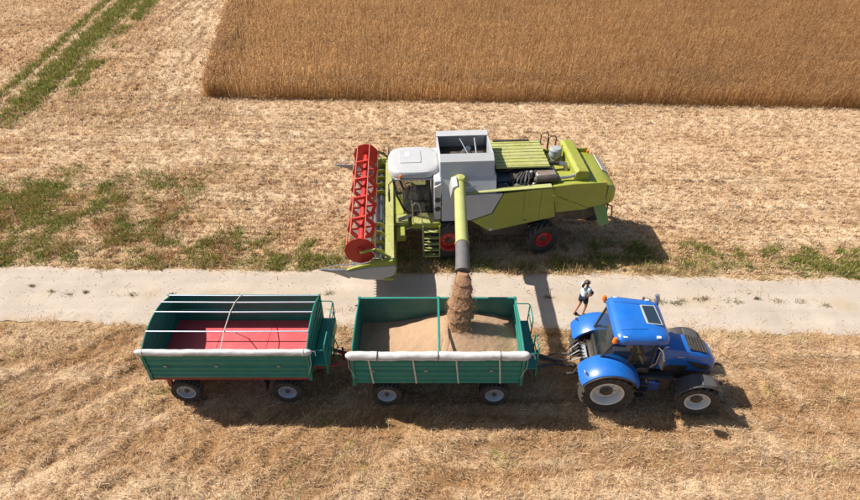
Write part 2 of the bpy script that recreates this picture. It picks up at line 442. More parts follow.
# ------------------------------------------------------------------ straw, stubble, grass, crop (uncountable)
strawmat = blade_mat('straw', 0.38)
greenmat = blade_mat('grass', 0.3)
cropmat = blade_mat('ripe_wheat', 0.62)
def straw_cols(n, pale, dark):
    base = np.array([[0.63, 0.455, 0.275], [0.74, 0.59, 0.41], [0.47, 0.285, 0.135], [0.31, 0.165, 0.066]])
    w = np.stack([0.9 + 0 * pale, 0.25 + 1.5 * pale, 0.75 - 0.4 * pale + 0.5 * dark, 0.16 + 0.8 * dark], 1)
    w /= w.sum(1)[:, None]; cw = np.cumsum(w, 1); r = rng.random(n)[:, None]
    k = (r > cw[:, :3]).sum(1)
    return base[k] * (0.82 + 0.36 * rng.random(n))[:, None]
def field_blades(name, x, y, vec, lift, width, brown, label):
    ylo, yhi = road_edges(x)
    pale = m_pale(x, y); dark = m_dark(x, y)
    o = blades(name, np.stack([x, y, zg(x, y) + lift], 1), vec, width, straw_cols(len(x), pale * (1 - brown), np.clip(dark + brown, 0, 1)), strawmat)
    return tag(o, label, 'straw')
def in_view(x, y, m=2): return np.abs(x) < 0.80 * (y * 0.79 + 8.9) + m
def tufts(name, x0, x1, y0, y1, n, rows, pitch, nb, spread, l0, l1, w0, w1, label, lean=0.25, keepdark=0.4):
    """cut plants stand in drilled rows: each tuft is a few short stalks"""
    x = x0 + (x1 - x0) * rng.random(n); y = y0 + (y1 - y0) * rng.random(n)
    ca, sa = rows(x, y)
    a_ = x * ca + y * sa; b_ = -x * sa + y * ca
    b_ = np.round(b_ / pitch) * pitch + rng.normal(0, pitch * 0.13, n)
    x, y = a_ * ca - b_ * sa, a_ * sa + b_ * ca
    ylo, yhi = road_edges(x)
    e = rng.random(n) * 0.22
    keep = ((y < ylo + e - 0.12) | (y > yhi - e + 0.12)) & ~in_crop(x, y) & in_view(x, y)
    keep &= rng.random(n) < 1 - keepdark * m_dark(x, y)
    keep &= rng.random(n) < 0.6 + 0.6 * sstep(0.32, 0.62, fbm(x + 3, y + 41, 3, 1.2))
    x, y = x[keep], y[keep]; n = len(x)
    br = sstep(0.54, 0.72, fbm(x * 0.8 + 90, y * 0.8, 4, 0.8)) * np.where(y < 16, 0.9, 0.45) + 0.2 * rng.random(n)
    fl = 3.5 * (fbm(x + 13, y + 29, 3, 0.4) - .5)
    X_ = np.repeat(x, nb); Y_ = np.repeat(y, nb); B_ = np.repeat(br, nb); F_ = np.repeat(fl, nb); m = len(X_)
    a = rng.random(m) * 2 * np.pi; r = spread * np.sqrt(rng.random(m))
    tilt = np.clip(R(90) - np.abs(rng.normal(0.75, 0.4, m)), 0.05, 1.57)
    l = l0 + (l1 - l0) * rng.random(m)
    vx = np.cos(a) * np.cos(tilt) + lean * np.cos(F_); vy = np.sin(a) * np.cos(tilt) + lean * np.sin(F_)
    vec = np.stack([vx, vy, np.sin(tilt)], 1) * l[:, None]
    return field_blades(name, X_ + r * np.cos(a), Y_ + r * np.sin(a), vec, -0.015, w0 + (w1 - w0) * rng.random(m), np.clip(B_, 0, 1) * 0.6, label)
def loose(name, x0, x1, y0, y1, n, l0, l1, w0, w1, label):
    x = x0 + (x1 - x0) * rng.random(n); y = y0 + (y1 - y0) * rng.random(n)
    ylo, yhi = road_edges(x)
    onroad = (y > ylo - 0.05) & (y < yhi + 0.05)
    dist = np.minimum(np.abs(y - ylo), np.abs(y - yhi))
    soft = rng.random(n) < 0.006 + 0.55 * np.exp(-dist / 0.16) * sstep(.3, .6, fbm(x, y, 3, 1.3)) + 0.25 * sstep(0.64, 0.74, fbm(x * 0.5 + 50, y, 3, 1.0))
    keep = (~onroad | soft) & ~in_crop(x, y) & in_view(x, y) & (rng.random(n) < 1 - 0.5 * m_dark(x, y)) & (rng.random(n) < 0.35 + 0.9 * sstep(0.36, 0.62, fbm(x, y, 3, 2.2)))
    x, y, onroad = x[keep], y[keep], onroad[keep]; n = len(x)
    a = rng.normal(0, 0.9, n) + 5.0 * (fbm(x + 13, y + 29, 3, 0.45) - .5)
    tilt = np.where(onroad, rng.random(n) * R(6), rng.random(n) * R(24))
    l = l0 + (l1 - l0) * rng.random(n) ** 1.4
    vec = np.stack([np.cos(a) * np.cos(tilt), np.sin(a) * np.cos(tilt), np.sin(tilt)], 1) * l[:, None]
    lift = np.where(onroad, 0.078, 0.015 + 0.05 * rng.random(n))
    return field_blades(name, x, y, vec, lift, w0 + (w1 - w0) * rng.random(n), 0.0 * x, label)
def rows_near(x, y):
    a = R(48) * sstep(1.5, -3.0, x) + R(-3) * sstep(-3.0, 1.5, x)
    return np.cos(a), np.sin(a)
def rows_mid(x, y):
    a = R(-2.3) + R(0) * x
    return np.cos(a), np.sin(a)
def rows_left(x, y):
    a = R(98) + 0 * x
    return np.cos(a), np.sin(a)
tufts('stubble', -19, 19, 5.8, 15.0, 25000, rows_near, 0.23, 13, 0.05, 0.06, 0.15, 0.005, 0.012, 'short cut stubble standing in front of the gravel road')
loose('loose_straw', -19, 19, 5.8, 15.2, 210000, 0.07, 0.24, 0.004, 0.010, 'loose pale straw lying in front of the gravel road')
tufts('field_stubble', -34, 38, 16.6, 34.5, 44000, rows_mid, 0.36, 9, 0.05, 0.09, 0.19, 0.012, 0.026, 'cut stubble rows in the field around the harvester', keepdark=0.75)
loose('chopped_straw', -34, 38, 15.0, 34.5, 210000, 0.10, 0.26, 0.008, 0.018, 'pale chopped straw scattered around the harvester')
tufts('headland_stubble', -52, -12, 30, 62, 36000, rows_left, 0.45, 7, 0.09, 0.10, 0.22, 0.020, 0.040, 'dry stubble along the farm track left of the standing wheat', keepdark=0.7)

def grass(name, x0, x1, y0, y1, n, hmin, hmax, w, label, thr=0.12):
    x = x0 + (x1 - x0) * rng.random(n); y = y0 + (y1 - y0) * rng.random(n)
    g = m_green(x, y); ylo, yhi = road_edges(x)
    keep = (rng.random(n) * 0.85 + thr < g) & ~((y > ylo + 0.1) & (y < yhi - 0.1)) & ~in_crop(x, y)
    keep &= np.abs(x) < 0.80 * (y * 0.79 + 8.9) + 2
    x = x[keep]; y = y[keep]; g = g[keep]; n = len(x)
    l = hmin + (hmax - hmin) * rng.random(n) ** 1.5
    a = rng.random(n) * 2 * np.pi; t = R(35) + rng.random(n) * R(55)
    vec = np.stack([np.cos(a) * np.cos(t), np.sin(a) * np.cos(t), np.sin(t)], 1) * l[:, None]
    base = np.array([[0.17, 0.22, 0.03], [0.24, 0.275, 0.05], [0.12, 0.16, 0.02], [0.38, 0.27, 0.10]])
    k = rng.choice(4, n, p=[.32, .30, .13, .25])
    c = base[k] * (0.75 + 0.5 * rng.random(n))[:, None]
    o = blades(name, np.stack([x, y, zg(x, y) - 0.01], 1), vec, w * (0.6 + 0.8 * rng.random(n)), c, greenmat, taper=0.35)
    return tag(o, label, 'grass')
grass('weeds', -26, 34, 16.3, 27, 620000, 0.08, 0.32, 0.022, 'green weeds and grass along the far edge of the gravel road')
grass('track_grass', -40, -15, 26, 62, 300000, 0.12, 0.4, 0.045, 'green grass strips between the ruts of the farm track')
grass('field_weeds', -13, 13, 6.2, 15, 60000, 0.06, 0.22, 0.018, 'sparse green weeds in the near stubble')

n = 90000
x = -25 + 21 * rng.random(n); y = 16.8 + 8.5 * rng.random(n); ylo, yhi = road_edges(x)
k = (y > yhi + 0.1) & (rng.random(n) < 0.7 * sstep(0.48, 0.64, fbm(x + 44, y + 2, 4, 0.9)) * sstep(-3, -9, x) * sstep(26, 21, y)) & in_view(x, y)
x, y = x[k], y[k]; n = len(x)
a = rng.random(n) * 6.28; t = R(40) + rng.random(n) * R(48); l = 0.07 + 0.18 * rng.random(n)
vec = np.stack([np.cos(a) * np.cos(t), np.sin(a) * np.cos(t), np.sin(t)], 1) * l[:, None]
o = blades('dried_weeds', np.stack([x, y, zg(x, y)], 1), vec, 0.014 + 0.012 * rng.random(n), np.array([0.34, 0.175, 0.075]) * (0.65 + 0.7 * rng.random(n))[:, None], strawmat, taper=0.4)
tag(o, 'reddish brown dried weeds mixed with the green patch left of the harvester', 'weeds')
# dry tufts standing along the road's far edge and little weeds on the road crown
n = 9000
x = -28 + 58 * rng.random(n); ylo, yhi = road_edges(x)
cl = sstep(0.42, 0.62, fbm(x * 1.0 + 3, x * 0 + 8, 4, 0.8))
y = yhi + 0.12 + rng.normal(0, 0.16, n)
keep = rng.random(n) < cl
x, y = x[keep], y[keep]; n = len(x)
a = rng.random(n) * 2 * np.pi; t = R(40) + rng.random(n) * R(45); l = 0.12 + 0.3 * rng.random(n)
vec = np.stack([np.cos(a) * np.cos(t), np.sin(a) * np.cos(t), np.sin(t)], 1) * l[:, None]
o = blades('dry_grass', np.stack([x, y, zg(x, y)], 1), vec, 0.014 + 0.012 * rng.random(n), np.array([0.50, 0.37, 0.18]) * (0.7 + 0.6 * rng.random(n))[:, None], strawmat, taper=0.4)
tag(o, 'dry yellow grass fringe on the far verge of the gravel road', 'grass')
spots = [(x_, road_c(x_) + 0.1 + random.uniform(-.25, .25), random.uniform(.05, .16), random.choice([0, 0, 1])) for x_ in
         [-14.2, -13.5, -12.9, -9.6, -7.2, -6.9, -3.8, 4.4, 7.6, 8.1, 8.5, 9.0, 9.2, 9.9, 10.2, 10.9, 11.3, 12.1, 12.8, 13.6, 14.4, -11.1, -15.1]]
bx, vc, cc = [], [], []
for (sx, sy, sr, dry) in spots:
    for k in range(70):
        q = random.gauss(0, sr); w_ = random.gauss(0, sr * 0.6); aa = random.uniform(0, 6.28); ti = random.uniform(.3, 1.3); ll = random.uniform(.04, .13)
        bx.append((sx + q, sy + w_, 0.0)); vc.append((math.cos(aa) * math.cos(ti) * ll, math.sin(aa) * math.cos(ti) * ll, math.sin(ti) * ll))
        c0 = (0.30, 0.22, 0.10) if dry or random.random() < .45 else (0.13, 0.13, 0.04)
        cc.append([v * random.uniform(.6, 1.2) for v in c0])
o = blades('road_weeds', np.array(bx), np.array(vc), np.full(len(bx), 0.016), np.array(cc), greenmat, taper=0.4)
tag(o, 'tiny weed tufts growing on the crown of the gravel road', 'weeds')
# pebbles on the road
n = 3500
x = -18 + 38 * rng.random(n); ylo, yhi = road_edges(x); y = ylo + 0.1 + (yhi - ylo - 0.2) * rng.random(n)
s = 0.006 + 0.020 * rng.random(n) ** 4
oct_v = np.array([[1, 0, 0], [0, 1, 0], [-1, 0, 0], [0, -1, 0], [0, 0, .8]])
P3 = np.stack([x, y, np.full(n, 0.008)], 1)
a = rng.random(n) * 6.28; ca, sa = np.cos(a), np.sin(a)
rot = np.stack([np.stack([ca, -sa, 0 * ca], 1), np.stack([sa, ca, 0 * ca], 1), np.stack([0 * ca, 0 * ca, 1 + 0 * ca], 1)], 1)
pv = np.einsum('nij,kj->nki', rot, oct_v) * s[:, None, None] + P3[:, None]
V = np.stack([pv[:, [0, 1, 4, 4]], pv[:, [1, 2, 4, 4]], pv[:, [2, 3, 4, 4]], pv[:, [3, 0, 4, 4]]], 1).reshape(-1, 4, 3)
V[:, 3] = V[:, 2] * 0.5 + V[:, 0] * 0.5
pc = np.repeat(np.array([0.46, 0.40, 0.34]) * (0.7 + 0.5 * rng.random(n))[:, None], 4, 0)
o = quads('gravel', V, pc, ground_mat('pebble', sc=30, lo=.9, hi=1.1))
tag(o, 'loose gravel pebbles on the pale road', 'gravel')

# ripe crop: stalk, ear and leaf for every plant
def crop():
    n = 190000
    x = -32 + 90 * rng.random(n); y = 31.5 + 36 * rng.random(n) ** 1.25
    k = in_crop(x, y) & (np.abs(x) < 0.80 * (y * 0.79 + 8.9) + 2)
    x, y = x[k], y[k]
    rw = rng.random(len(y)) < 0.6; y = np.where(rw, np.round((y + 0.041 * x) / 0.5) * 0.5 - 0.041 * x + rng.normal(0, 0.08, len(y)), y)
    k = in_crop(x, y); x, y = x[k], y[k]
    # denser wall of stalks along the cut edges
    m = 10000
    xe = -15 + 55 * rng.random(m); ye = crop_front(xe) + np.abs(rng.normal(0, 0.55, m))
    ke = in_crop(xe, ye)
    m2 = 8000
    yl = 33 + 28 * rng.random(m2); xl = crop_left(yl) + np.abs(rng.normal(0, 0.5, m2)); kl = in_crop(xl, yl)
    x = np.concatenate([x, xe[ke], xl[kl]]); y = np.concatenate([y, ye[ke], yl[kl]])
    n = len(x)
    hgt = (1.22 + 0.16 * (fbm(x, y, 4, 0.5) - .5) + 0.22 * (fbm(x + 9, y, 3, 2.0) - .5)) * (0.9 + 0.16 * rng.random(n))
    fe = np.clip((y - crop_front(x)) / 1.6, 0, 1); hgt *= 1 - (1 - fe) * 0.7 * rng.random(n) ** 1.1; thin = rng.random(n) < 0.45 + 0.55 * fe; x, y, hgt = x[thin], y[thin], hgt[thin]; n = len(x)
    # a few lodged stalks
    lod = sstep(0.66, 0.74, fbm(x * 0.6 + 33, y * 0.6, 3, 0.9)) * (y < crop_front(x) + 3)
    a = rng.normal(0.6, 1.3, n); t = np.abs(rng.normal(0.10, 0.07, n)) + lod * 0.7 * rng.random(n)
    d = np.stack([np.cos(a) * np.sin(t), np.sin(a) * np.sin(t), np.cos(t)], 1)
    base = np.stack([x, y, zg(x, y) - 0.02], 1)
    top = base + d * hgt[:, None]
    hue = 0.5 * fbm(x * 0.3, y * 1.3, 4, 0.8) + 0.5 * fbm(x * 0.25, y * 4.0, 3, 0.9); tone = (0.80 + 0.35 * rng.random(n)) * (0.62 + 0.78 * hue)
    cs = np.array([0.53, 0.325, 0.145]) * tone[:, None]; ce = np.array([0.47, 0.285, 0.14]) * (tone * (0.85 + .35 * rng.random(n)))[:, None]
    wd = 0.012 + 0.010 * rng.random(n)
    def q(b, v, w, side_a, tp=1.0):
        s_ = np.stack([np.cos(side_a), np.sin(side_a), 0 * side_a], 1) * (w * .5)[:, None]
        return np.stack([b - s_, b + s_, b + v + s_ * tp, b + v - s_ * tp], 1)
    sa_ = rng.normal(0, 0.8, n)
    Q = [q(base, top - base, wd, sa_)]; CC = [cs]
    # ear nods over
    ea = a + rng.normal(0, .6, n); nod = 0.5 + 0.7 * rng.random(n)
    ev = np.stack([np.cos(ea) * np.sin(nod), np.sin(ea) * np.sin(nod), np.cos(nod)], 1) * (0.10 + 0.06 * rng.random(n))[:, None]
    ew = 0.032 + 0.018 * rng.random(n)
    Q.append(q(top, ev, ew, sa_, 0.5)); CC.append(ce)
    # leaf
    half = rng.random(n) < 0.5
    lb = base + (top - base) * (0.35 + 0.4 * rng.random(n))[:, None]; la = rng.random(n) * 6.28
    lv = np.stack([np.cos(la), np.sin(la), -0.5 + rng.random(n)], 1) * (0.15 + 0.12 * rng.random(n))[:, None]
    Q.append(q(lb, lv, wd * 1.4, la + 1.57, 0.3)[half]); CC.append((cs * 0.9)[half])
    o = quads('ripe_wheat', np.concatenate(Q), np.concatenate(CC), cropmat)
    tag(o, 'standing golden brown wheat, uncut block behind the harvester', 'wheat')
crop()

# ------------------------------------------------------------------ wheels
def tyre_mesh(r, w, rr, nl, lug, lean):
    h = w / 2
    prof = [(rr, -h * 0.72), (rr + (r - rr) * 0.25, -h * 0.95), (rr + (r - rr) * 0.6, -h), (r - lug * 1.2, -h * 0.9), (r - lug, -h * 0.6),
            (r - lug, h * 0.6), (r - lug * 1.2, h * 0.9), (rr + (r - rr) * 0.6, h), (rr + (r - rr) * 0.25, h * 0.95), (rr, h * 0.72)]
    mb = MB().lathe(prof, n=40)
    lg = MB()
    for s in (-1, 1):
        for k in range(nl):
            a0 = 2 * math.pi * (k + (0.5 if s > 0 else 0)) / nl
            pts = []
            for (u, ro) in ((0.02, r), (0.55, r), (1.02, r - lug * 1.6)):
                aa = a0 + lean * u; yy = s * h * u
                pts.append((aa, yy, ro))
            dw = math.pi / nl * 0.5
            rings = []
            for (aa, yy, ro) in pts:
                rings.append([((rr_) * math.cos(aa + q), yy, (rr_) * math.sin(aa + q)) for (q, rr_) in ((-dw, r - lug * 2.2), (-dw * .7, ro), (dw * .7, ro), (dw, r - lug * 2.2))])
            lg.loft(rings)
    return mb, lg
def rim_mesh(rr, w, dish, side):
    # side = -1: outer face looks towards -y
    h = w / 2 * 0.74
    s = side
    prof = [(rr * 1.0, s * h), (rr * 1.04, s * (h + 0.012)), (rr * 0.94, s * (h + 0.005)), (rr * 0.86, s * (h - 0.06)), (rr * 0.80, s * (h - dish)), (rr * 0.36, s * (h - dish * 0.75)), (rr * 0.32, s * (h - dish * 0.5)),
            (0.001, s * (h - dish * 0.5)), (0.001, -s * h * 0.2), (rr * 0.75, -s * h * 0.2), (rr * 0.92, -s * h), (rr, -s * h)]
    return MB().lathe(prof, n=36)
def wheel(parent, x, y, r, w, rr, rim_m, side, nl=18, lug=0.03, lean=0.35, dish=0.12, steer=0.0, hubm=None, hubr=0.16, tread=None):
    hb = MB().lathe([(0.001, -w * 0.3), (hubr * 0.5, -w * 0.3), (hubr * 0.5, w * 0.3), (0.001, w * 0.3)], n=12, closed=False).build('wheel', darkm, parent)
    hb.location = (x, y, r); hb.rotation_euler = (0, 0, steer)
    tb, lg = tyre_mesh(r, w, rr, nl, lug, lean)
    tb.build('tyre', rubber, hb)
    if lug > 0.012: lg.build('tread', tread or rubberdusty, hb, ang=20)
    rim_mesh(rr, w, dish, side).build('rim', rim_m, hb)
    h = w / 2 * 0.74; s = side
    MB().lathe([(0.001, s * (h - dish * 0.5 + 0.05)), (hubr * 0.55, s * (h - dish * 0.5 + 0.045)), (hubr * .8, s * (h - dish * 0.5 + 0.0)), (hubr, s * (h - dish * .5 - 0.02)), (0.001, s * (h - dish))], n=16, closed=False).build('hub', hubm or darkm, hb)
    bl = MB()
    for k in range(8):
        a = 2 * math.pi * k / 8; q = rr * 0.55
        bl.lathe([(0.001, s * (h - dish * .8 + 0.02)), (0.018, s * (h - dish * .8 + 0.02)), (0.018, s * (h - dish)), (0.001, s * (h - dish))], c=(q * math.cos(a), 0, q * math.sin(a)), n=6, closed=False)
    bl.build('wheel_bolts', steel, hb)['kind'] = 'stuff'
    return hb

# ------------------------------------------------------------------ grain trailers
def ribbed(x0, x1, y, z0, z1, s, nrib):
    """a board whose outer face (towards s*y) carries pressed ribs"""
    t = 0.03; poly = [(y - s * t * 0.0, z0), (y - s * t, z0), (y - s * t, z1), (y, z1)]
    hh = (z1 - z0)
    for k in range(nrib):
        c = z1 - hh * (k + 0.5) / nrib; b = hh / nrib * 0.22
        poly += [(y, c + b * 1.5), (y + s * 0.02, c + b), (y + s * 0.02, c - b), (y, c - b * 1.5)]
    return MB().prism(poly, x0, x1, 'x')
def trailer(name, label, ox, oy, length, wheels_x, floor_m, frame_m, rim_m, pipes, straps, arch, z0=1.2):
    t = empty(name, (ox, oy, 0), 0, label, 'trailer', 'grain trailers hitched behind the tractor')
    L2 = length / 2; W = 1.17; zm, z1 = (z0 + 2.28) / 2 - 0.02, 2.28
    inner = teald if pipes else mat('trailer_green_grain_dust_haze', (0.004, 0.13, 0.098), 0.8, 0, 0.15, 1.6, 0.42, (0.34, 0.33, 0.26))  # grain dust on the board, with airborne dust haze painted in too
    # floor: three steel sheets
    nsh = 3
    for k in range(nsh):
        a = -L2 + 0.021 + (length - 0.042) * k / nsh; b = -L2 + 0.021 + (length - 0.042) * (k + 1) / nsh - (0.012 if k < 2 else 0)
        MB().box(a, b, -W + 0.031, W - 0.031, 1.20, 1.245).build('floor_sheet', floor_m, t, 0.004)
    # side boards, two on each side
    for s in (-1, 1):
        ribbed(-L2 + 0.05, L2 - 0.05, s * W, z0, zm - 0.012, s, 3).build('side_board', teal if s < 0 else inner, t, smooth=False)
        ribbed(-L2 + 0.05, L2 - 0.05, s * W, zm + 0.012, z1, s, 2 if pipes else 3).build('side_board', teal if s < 0 else inner, t, smooth=False)
        rail = BX('top_rail', teal if pipes else teald, t, -L2 + 0.04, L2 - 0.04, s * W - 0.04, s * W + 0.035, z1, z1 + 0.05, 0.01)
        for e in (-1, 1):
            BX('corner_post', teal, t, e * L2 - 0.045, e * L2 + 0.045, s * W - 0.05, s * W + 0.05, z0 - 0.08, z1 + 0.06, 0.01)
        for hx in (-0.55, -0.1, 0.45):
            lt = BX('latch', steel, t, hx * L2 * 1.4 - 0.05, hx * L2 * 1.4 + 0.05, s * W + s * 0.022 - 0.012, s * W + s * 0.022 + 0.02, zm - 0.03, zm + 0.03, 0.006)
    # gabled end boards with pressed ribs
    for e in (-1, 1):
        pr = []
        for k in range(13):
            u = -1 + 2 * k / 12; pr.append((u * (W - 0.06), z1 + arch * (1 - abs(u) ** 2.2)))
        poly = [(-(W - 0.06), z0), ((W - 0.06), z0)] + pr[::-1]
        xx = e * L2
        MB().prism(poly, xx - 0.02, xx + 0.02, 'x').build('end_board', teald, t, smooth=False)
        for k in range(4): BX('end_rib', teald, t, min(xx + e * 0.018, xx + e * 0.045), max(xx + e * 0.018, xx + e * 0.045), -W + 0.1, W - 0.1, z0 + 0.14 + k * 0.27, z0 + 0.24 + k * 0.27, 0.008)
        for k in range(4): BX('end_rib', teald, t, min(xx - e * 0.04, xx - e * 0.018), max(xx - e * 0.04, xx - e * 0.018), -W + 0.1, W - 0.1, z0 + 0.16 + k * 0.27, z0 + 0.22 + k * 0.27, 0.008)
        MB().tube([(xx, p[0], p[1] + 0.012) for p in pr], 0.024, 6).build('gable_tube', teal, t)
    if pipes:
        for u in (0.98, 0.52, 0.10, -0.52):
            zz = z1 + arch * (1 - abs(u) ** 2.2) + 0.045
            TB('roof_pipe', galv, t, [(-L2, u * W, zz), (0, u * W, zz - 0.012), (L2, u * W, zz)], 0.021, 8)
        TB('cross_strap', strapm, t, [(-0.08, u * W, z1 + arch * (1 - abs(u) ** 2.2) + 0.07) for u in (-1, -.52, .1, .52, 0.98)], 0.013, 6)
        TB('strap_shadow_rod', galv, t, [(0.12, 0.35, 1.25), (0.06, -0.30, z1 - 0.1)], 0.014, 6)  # added rod drawing the cross strap's shadow/reflection on the floor
    else:
        MB().box(0.0, 0.07, -W, W, z1 + 0.055, z1 + 0.115).build('cross_bar', teal, t, 0.012)
    # rolled tarpaulin on the near rim
    rings = []; nr = 64; ty_, tz_, tk_ = (0.12, 0.10, 0.62) if pipes else (0.16, 0.12, 0.85)
    SHEET = [(0.10, 0.02), (0.09, 0.075), (0.03, 0.105), (-0.06, 0.095), (-0.115, 0.055), (-0.145, -0.02), (-0.150, -0.10), (-0.125, -0.125), (-0.085, -0.10), (-0.05, -0.03), (0.02, -0.02)]
    for k in range(nr + 1):
        xk = -L2 - 0.16 + (length + 0.32) * k / nr; ring = []
        endk = min(k, nr - k); sc = {0: 0.35, 1: 0.82}.get(endk, 1.0)
        sag = 0.018 * math.sin(k * 0.42) + 0.012 * math.sin(k * 1.3 + 1) - (0.02 if (k % 16) in (0, 1) else 0)
        for (q, (dy, dz)) in enumerate(SHEET):
            wv = 0.06 * math.sin(k * 0.23 + q * 0.8) + 0.04 * math.sin(k * 0.61 + q * 1.9) + (0.05 * random.uniform(-1, 1) if 3 <= q <= 6 else 0.02 * random.uniform(-1, 1))
            ring.append((xk, -W - 0.03 + tk_ * dy * sc * (1 + wv), z1 + 0.07 + tk_ * (dz * sc * (1 + wv) + 0.5 * sag)))
        rings.append(ring)
    rl = MB().loft(rings).build('rolled_tarpaulin', tarp, t, ang=60)
    for hx in ((-0.7, 0.0, 0.72) if not pipes else (-0.97, 0.97)):
        ring = []
        MB().tube([(hx * L2, -W - 0.03 + tk_ * dy * 1.08, z1 + 0.07 + tk_ * dz * 1.08) for (dy, dz) in SHEET[1:8]], 0.012, 5).build('tarp_tie', darkm if not pipes else strapm, rl)
    TB('tarp_crank', steel, t, [(L2 + 0.12, -W - 0.03, z1 + 0.1), (L2 + 0.26, -W - 0.05, z1 + 0.09), (L2 + 0.28, -W - 0.12, z1 + 0.0)], 0.016, 6)
    for e in (-1, 1):
        TB('tie_cord', strapm, t, [(e * (L2 + 0.10), -W - 0.06, z1), (e * (L2 + 0.09), -W - 0.07, z1 - 0.45), (e * (L2 - 0.05), -W - 0.04, z1 - 0.9)], 0.009, 5)
    for hx in straps:
        MB().box(hx - 0.022, hx + 0.022, -W - 0.034, -W - 0.026, z0 + 0.02, z1 + 0.02, Matrix.Translation((hx, 0, z1)) @ Matrix.Rotation(R(-5), 4, 'Y') @ Matrix.Translation((-hx, 0, -z1))).build('side_strap', strapm, t)
    # chassis
    for s in (-1, 1):
        BX('chassis_beam', frame_m, t, -L2 - 0.05, L2 + 0.05, s * 0.55 - 0.06, s * 0.55 + 0.06, 0.94, 1.18, 0.01)
        BX('side_sill', frame_m, t, -L2 + 0.02, L2 - 0.02, s * (W - 0.06) - 0.04, s * (W - 0.06) + 0.04, 1.08, 1.185, 0.008)
    for k in range(6):
        xx = -L2 + 0.2 + (length - 0.4) * k / 5
        BX('cross_member', frame_m, t, xx - 0.04, xx + 0.04, -W + 0.1, W - 0.1, 1.10, 1.19, 0.006)
    for wx in wheels_x:
        TB('axle', darkm, t, [(wx, -0.92, 0.46), (wx, 0.92, 0.46)], 0.06, 10)
        for s in (-1, 1):
            MB().prism([(wx - 0.45, 0.86), (wx - 0.1, 0.54), (wx + 0.1, 0.54), (wx + 0.45, 0.86), (wx + 0.4, 0.95), (wx - 0.4, 0.95)], s * 0.5 - 0.05, s * 0.5 + 0.05).build('leaf_spring', darkm, t)
            wheel(t, wx, s * 0.98, 0.46, 0.34, 0.27, rim_m, s, nl=22, lug=0.014, lean=0.1, dish=0.09, hubr=0.10)
    # turntable of the front axle, rear lights and hook
    MB().lathe([(0.42, 0.84), (0.5, 0.84), (0.5, 0.93), (0.42, 0.93)], c=(wheels_x[1], 0, 0), axis='z', n=28).build('turntable', frame_m, t)
    BX('rear_bumper', frame_m, t, -L2 - 0.02, -L2 + 0.08, -1.0, 1.0, 0.98, 1.10, 0.012)
    for s in (-1, 1):
        BX('tail_light', redlens, t, -L2 - 0.05, -L2 - 0.018, s * 0.9 - 0.11, s * 0.9 + 0.11, 0.99, 1.09, 0.008)
    MB().prism([(-L2 + 0.32, 1.08), (-L2 + 0.46, 1.08), (-L2 + 0.44, 0.72), (-L2 + 0.38, 0.62), (-L2 + 0.30, 0.66)], -1.06, -0.98).build('wheel_chock', chassred if pipes else darkm, t, 0.01)
    MB().prism([(wheels_x[1] - 0.62, 0.98), (wheels_x[1] - 0.58, 0.98), (wheels_x[1] - 0.58, 0.55), (wheels_x[1] - 0.62, 0.55)], -1.14, -0.82).build('mud_flap', black, t)
    # front platform with rails and ladder
    px = L2 + 0.05
    BX('platform_plate', teal, t, px, px + 0.42, -0.95, 1.0, 1.46, 1.50, 0.006)
    BX('platform_skirt', teal, t, px + 0.38, px + 0.42, -0.95, 1.0, 1.12, 1.455, 0.006)
    BX('platform_bracket', frame_m, t, px, px + 0.36, -0.5, 0.5, 1.1, 1.45, 0.01)
    for (ya, yb) in ((0.30, 0.97), (-0.92, -0.28)):
        TB('guard_rail', teal, t, [(px + 0.39, ya, 1.5), (px + 0.40, ya, 2.18), (px + 0.40, ya + 0.06, 2.25), (px + 0.40, yb - 0.06, 2.25), (px + 0.40, yb, 2.18), (px + 0.39, yb, 1.5)], 0.02, 8)
        TB('guard_rail', teal, t, [(px + 0.395, ya, 1.88), (px + 0.395, yb, 1.88)], 0.016, 8)
    TB('guard_rail', teal, t, [(px + 0.0, 0.97, 2.26), (px + 0.34, 0.97, 2.26), (px + 0.40, 0.97, 2.2)], 0.018, 8)
    TB('guard_rail', teal, t, [(px + 0.0, -0.92, 2.1), (px + 0.34, -0.92, 2.1), (px + 0.40, -0.92, 2.04)], 0.018, 8)
    for yy in (-0.22, 0.22):
        TB('ladder_rail', teal, t, [(px + 0.56, yy, 0.95), (px + 0.43, yy, 1.5)], 0.018, 6)
    for k in range(2):
        TB('ladder_rung', teal, t, [(px + 0.535 - k * 0.06, -0.22, 1.06 + k * 0.25), (px + 0.535 - k * 0.06, 0.22, 1.06 + k * 0.25)], 0.014, 6)
    # drawbar
    tipx = L2 + 1.42
    for s in (-1, 1):
        TB('drawbar_leg', frame_m, t, [(wheels_x[1] + 0.1, s * 0.42, 0.82), (L2 + 0.15, s * 0.40, 0.78), (tipx - 0.1, s * 0.05, 0.66)], 0.055, 8)
    TB('drawbar_cross', frame_m, t, [(L2 + 0.45, -0.31, 0.74), (L2 + 0.45, 0.31, 0.74)], 0.04, 8)
    MB().lathe([(0.05, -0.025), (0.10, -0.025), (0.10, 0.025), (0.05, 0.025)], c=(tipx, 0, 0.66), axis='z', n=16).build('tow_eye', darkm, t)
    for k, yy in enumerate((-0.08, 0.10)):
        TB('hose', black, t, [(L2 + 0.06, yy, 1.1), (L2 + 0.5, yy * 1.5, 0.98), (L2 + 1.0, yy, 0.84), (tipx + 0.25, yy * 2, 1.0)], 0.018, 6)
    TB('support_jack', darkm, t, [(L2 + 0.72, 0.24, 0.95), (L2 + 0.72, 0.24, 0.35)], 0.035, 8)
    return t
T1X = -5.81; T2X = 0.225; TY = 12.0
trailer('grain_trailer', 'empty green trailer with red floor and roof pipes, rearmost in the train', T1X, 12.12, 4.66, (-7.35 - T1X, -4.3 - T1X), floorred, chassred, rimblue, True, (), 0.30)
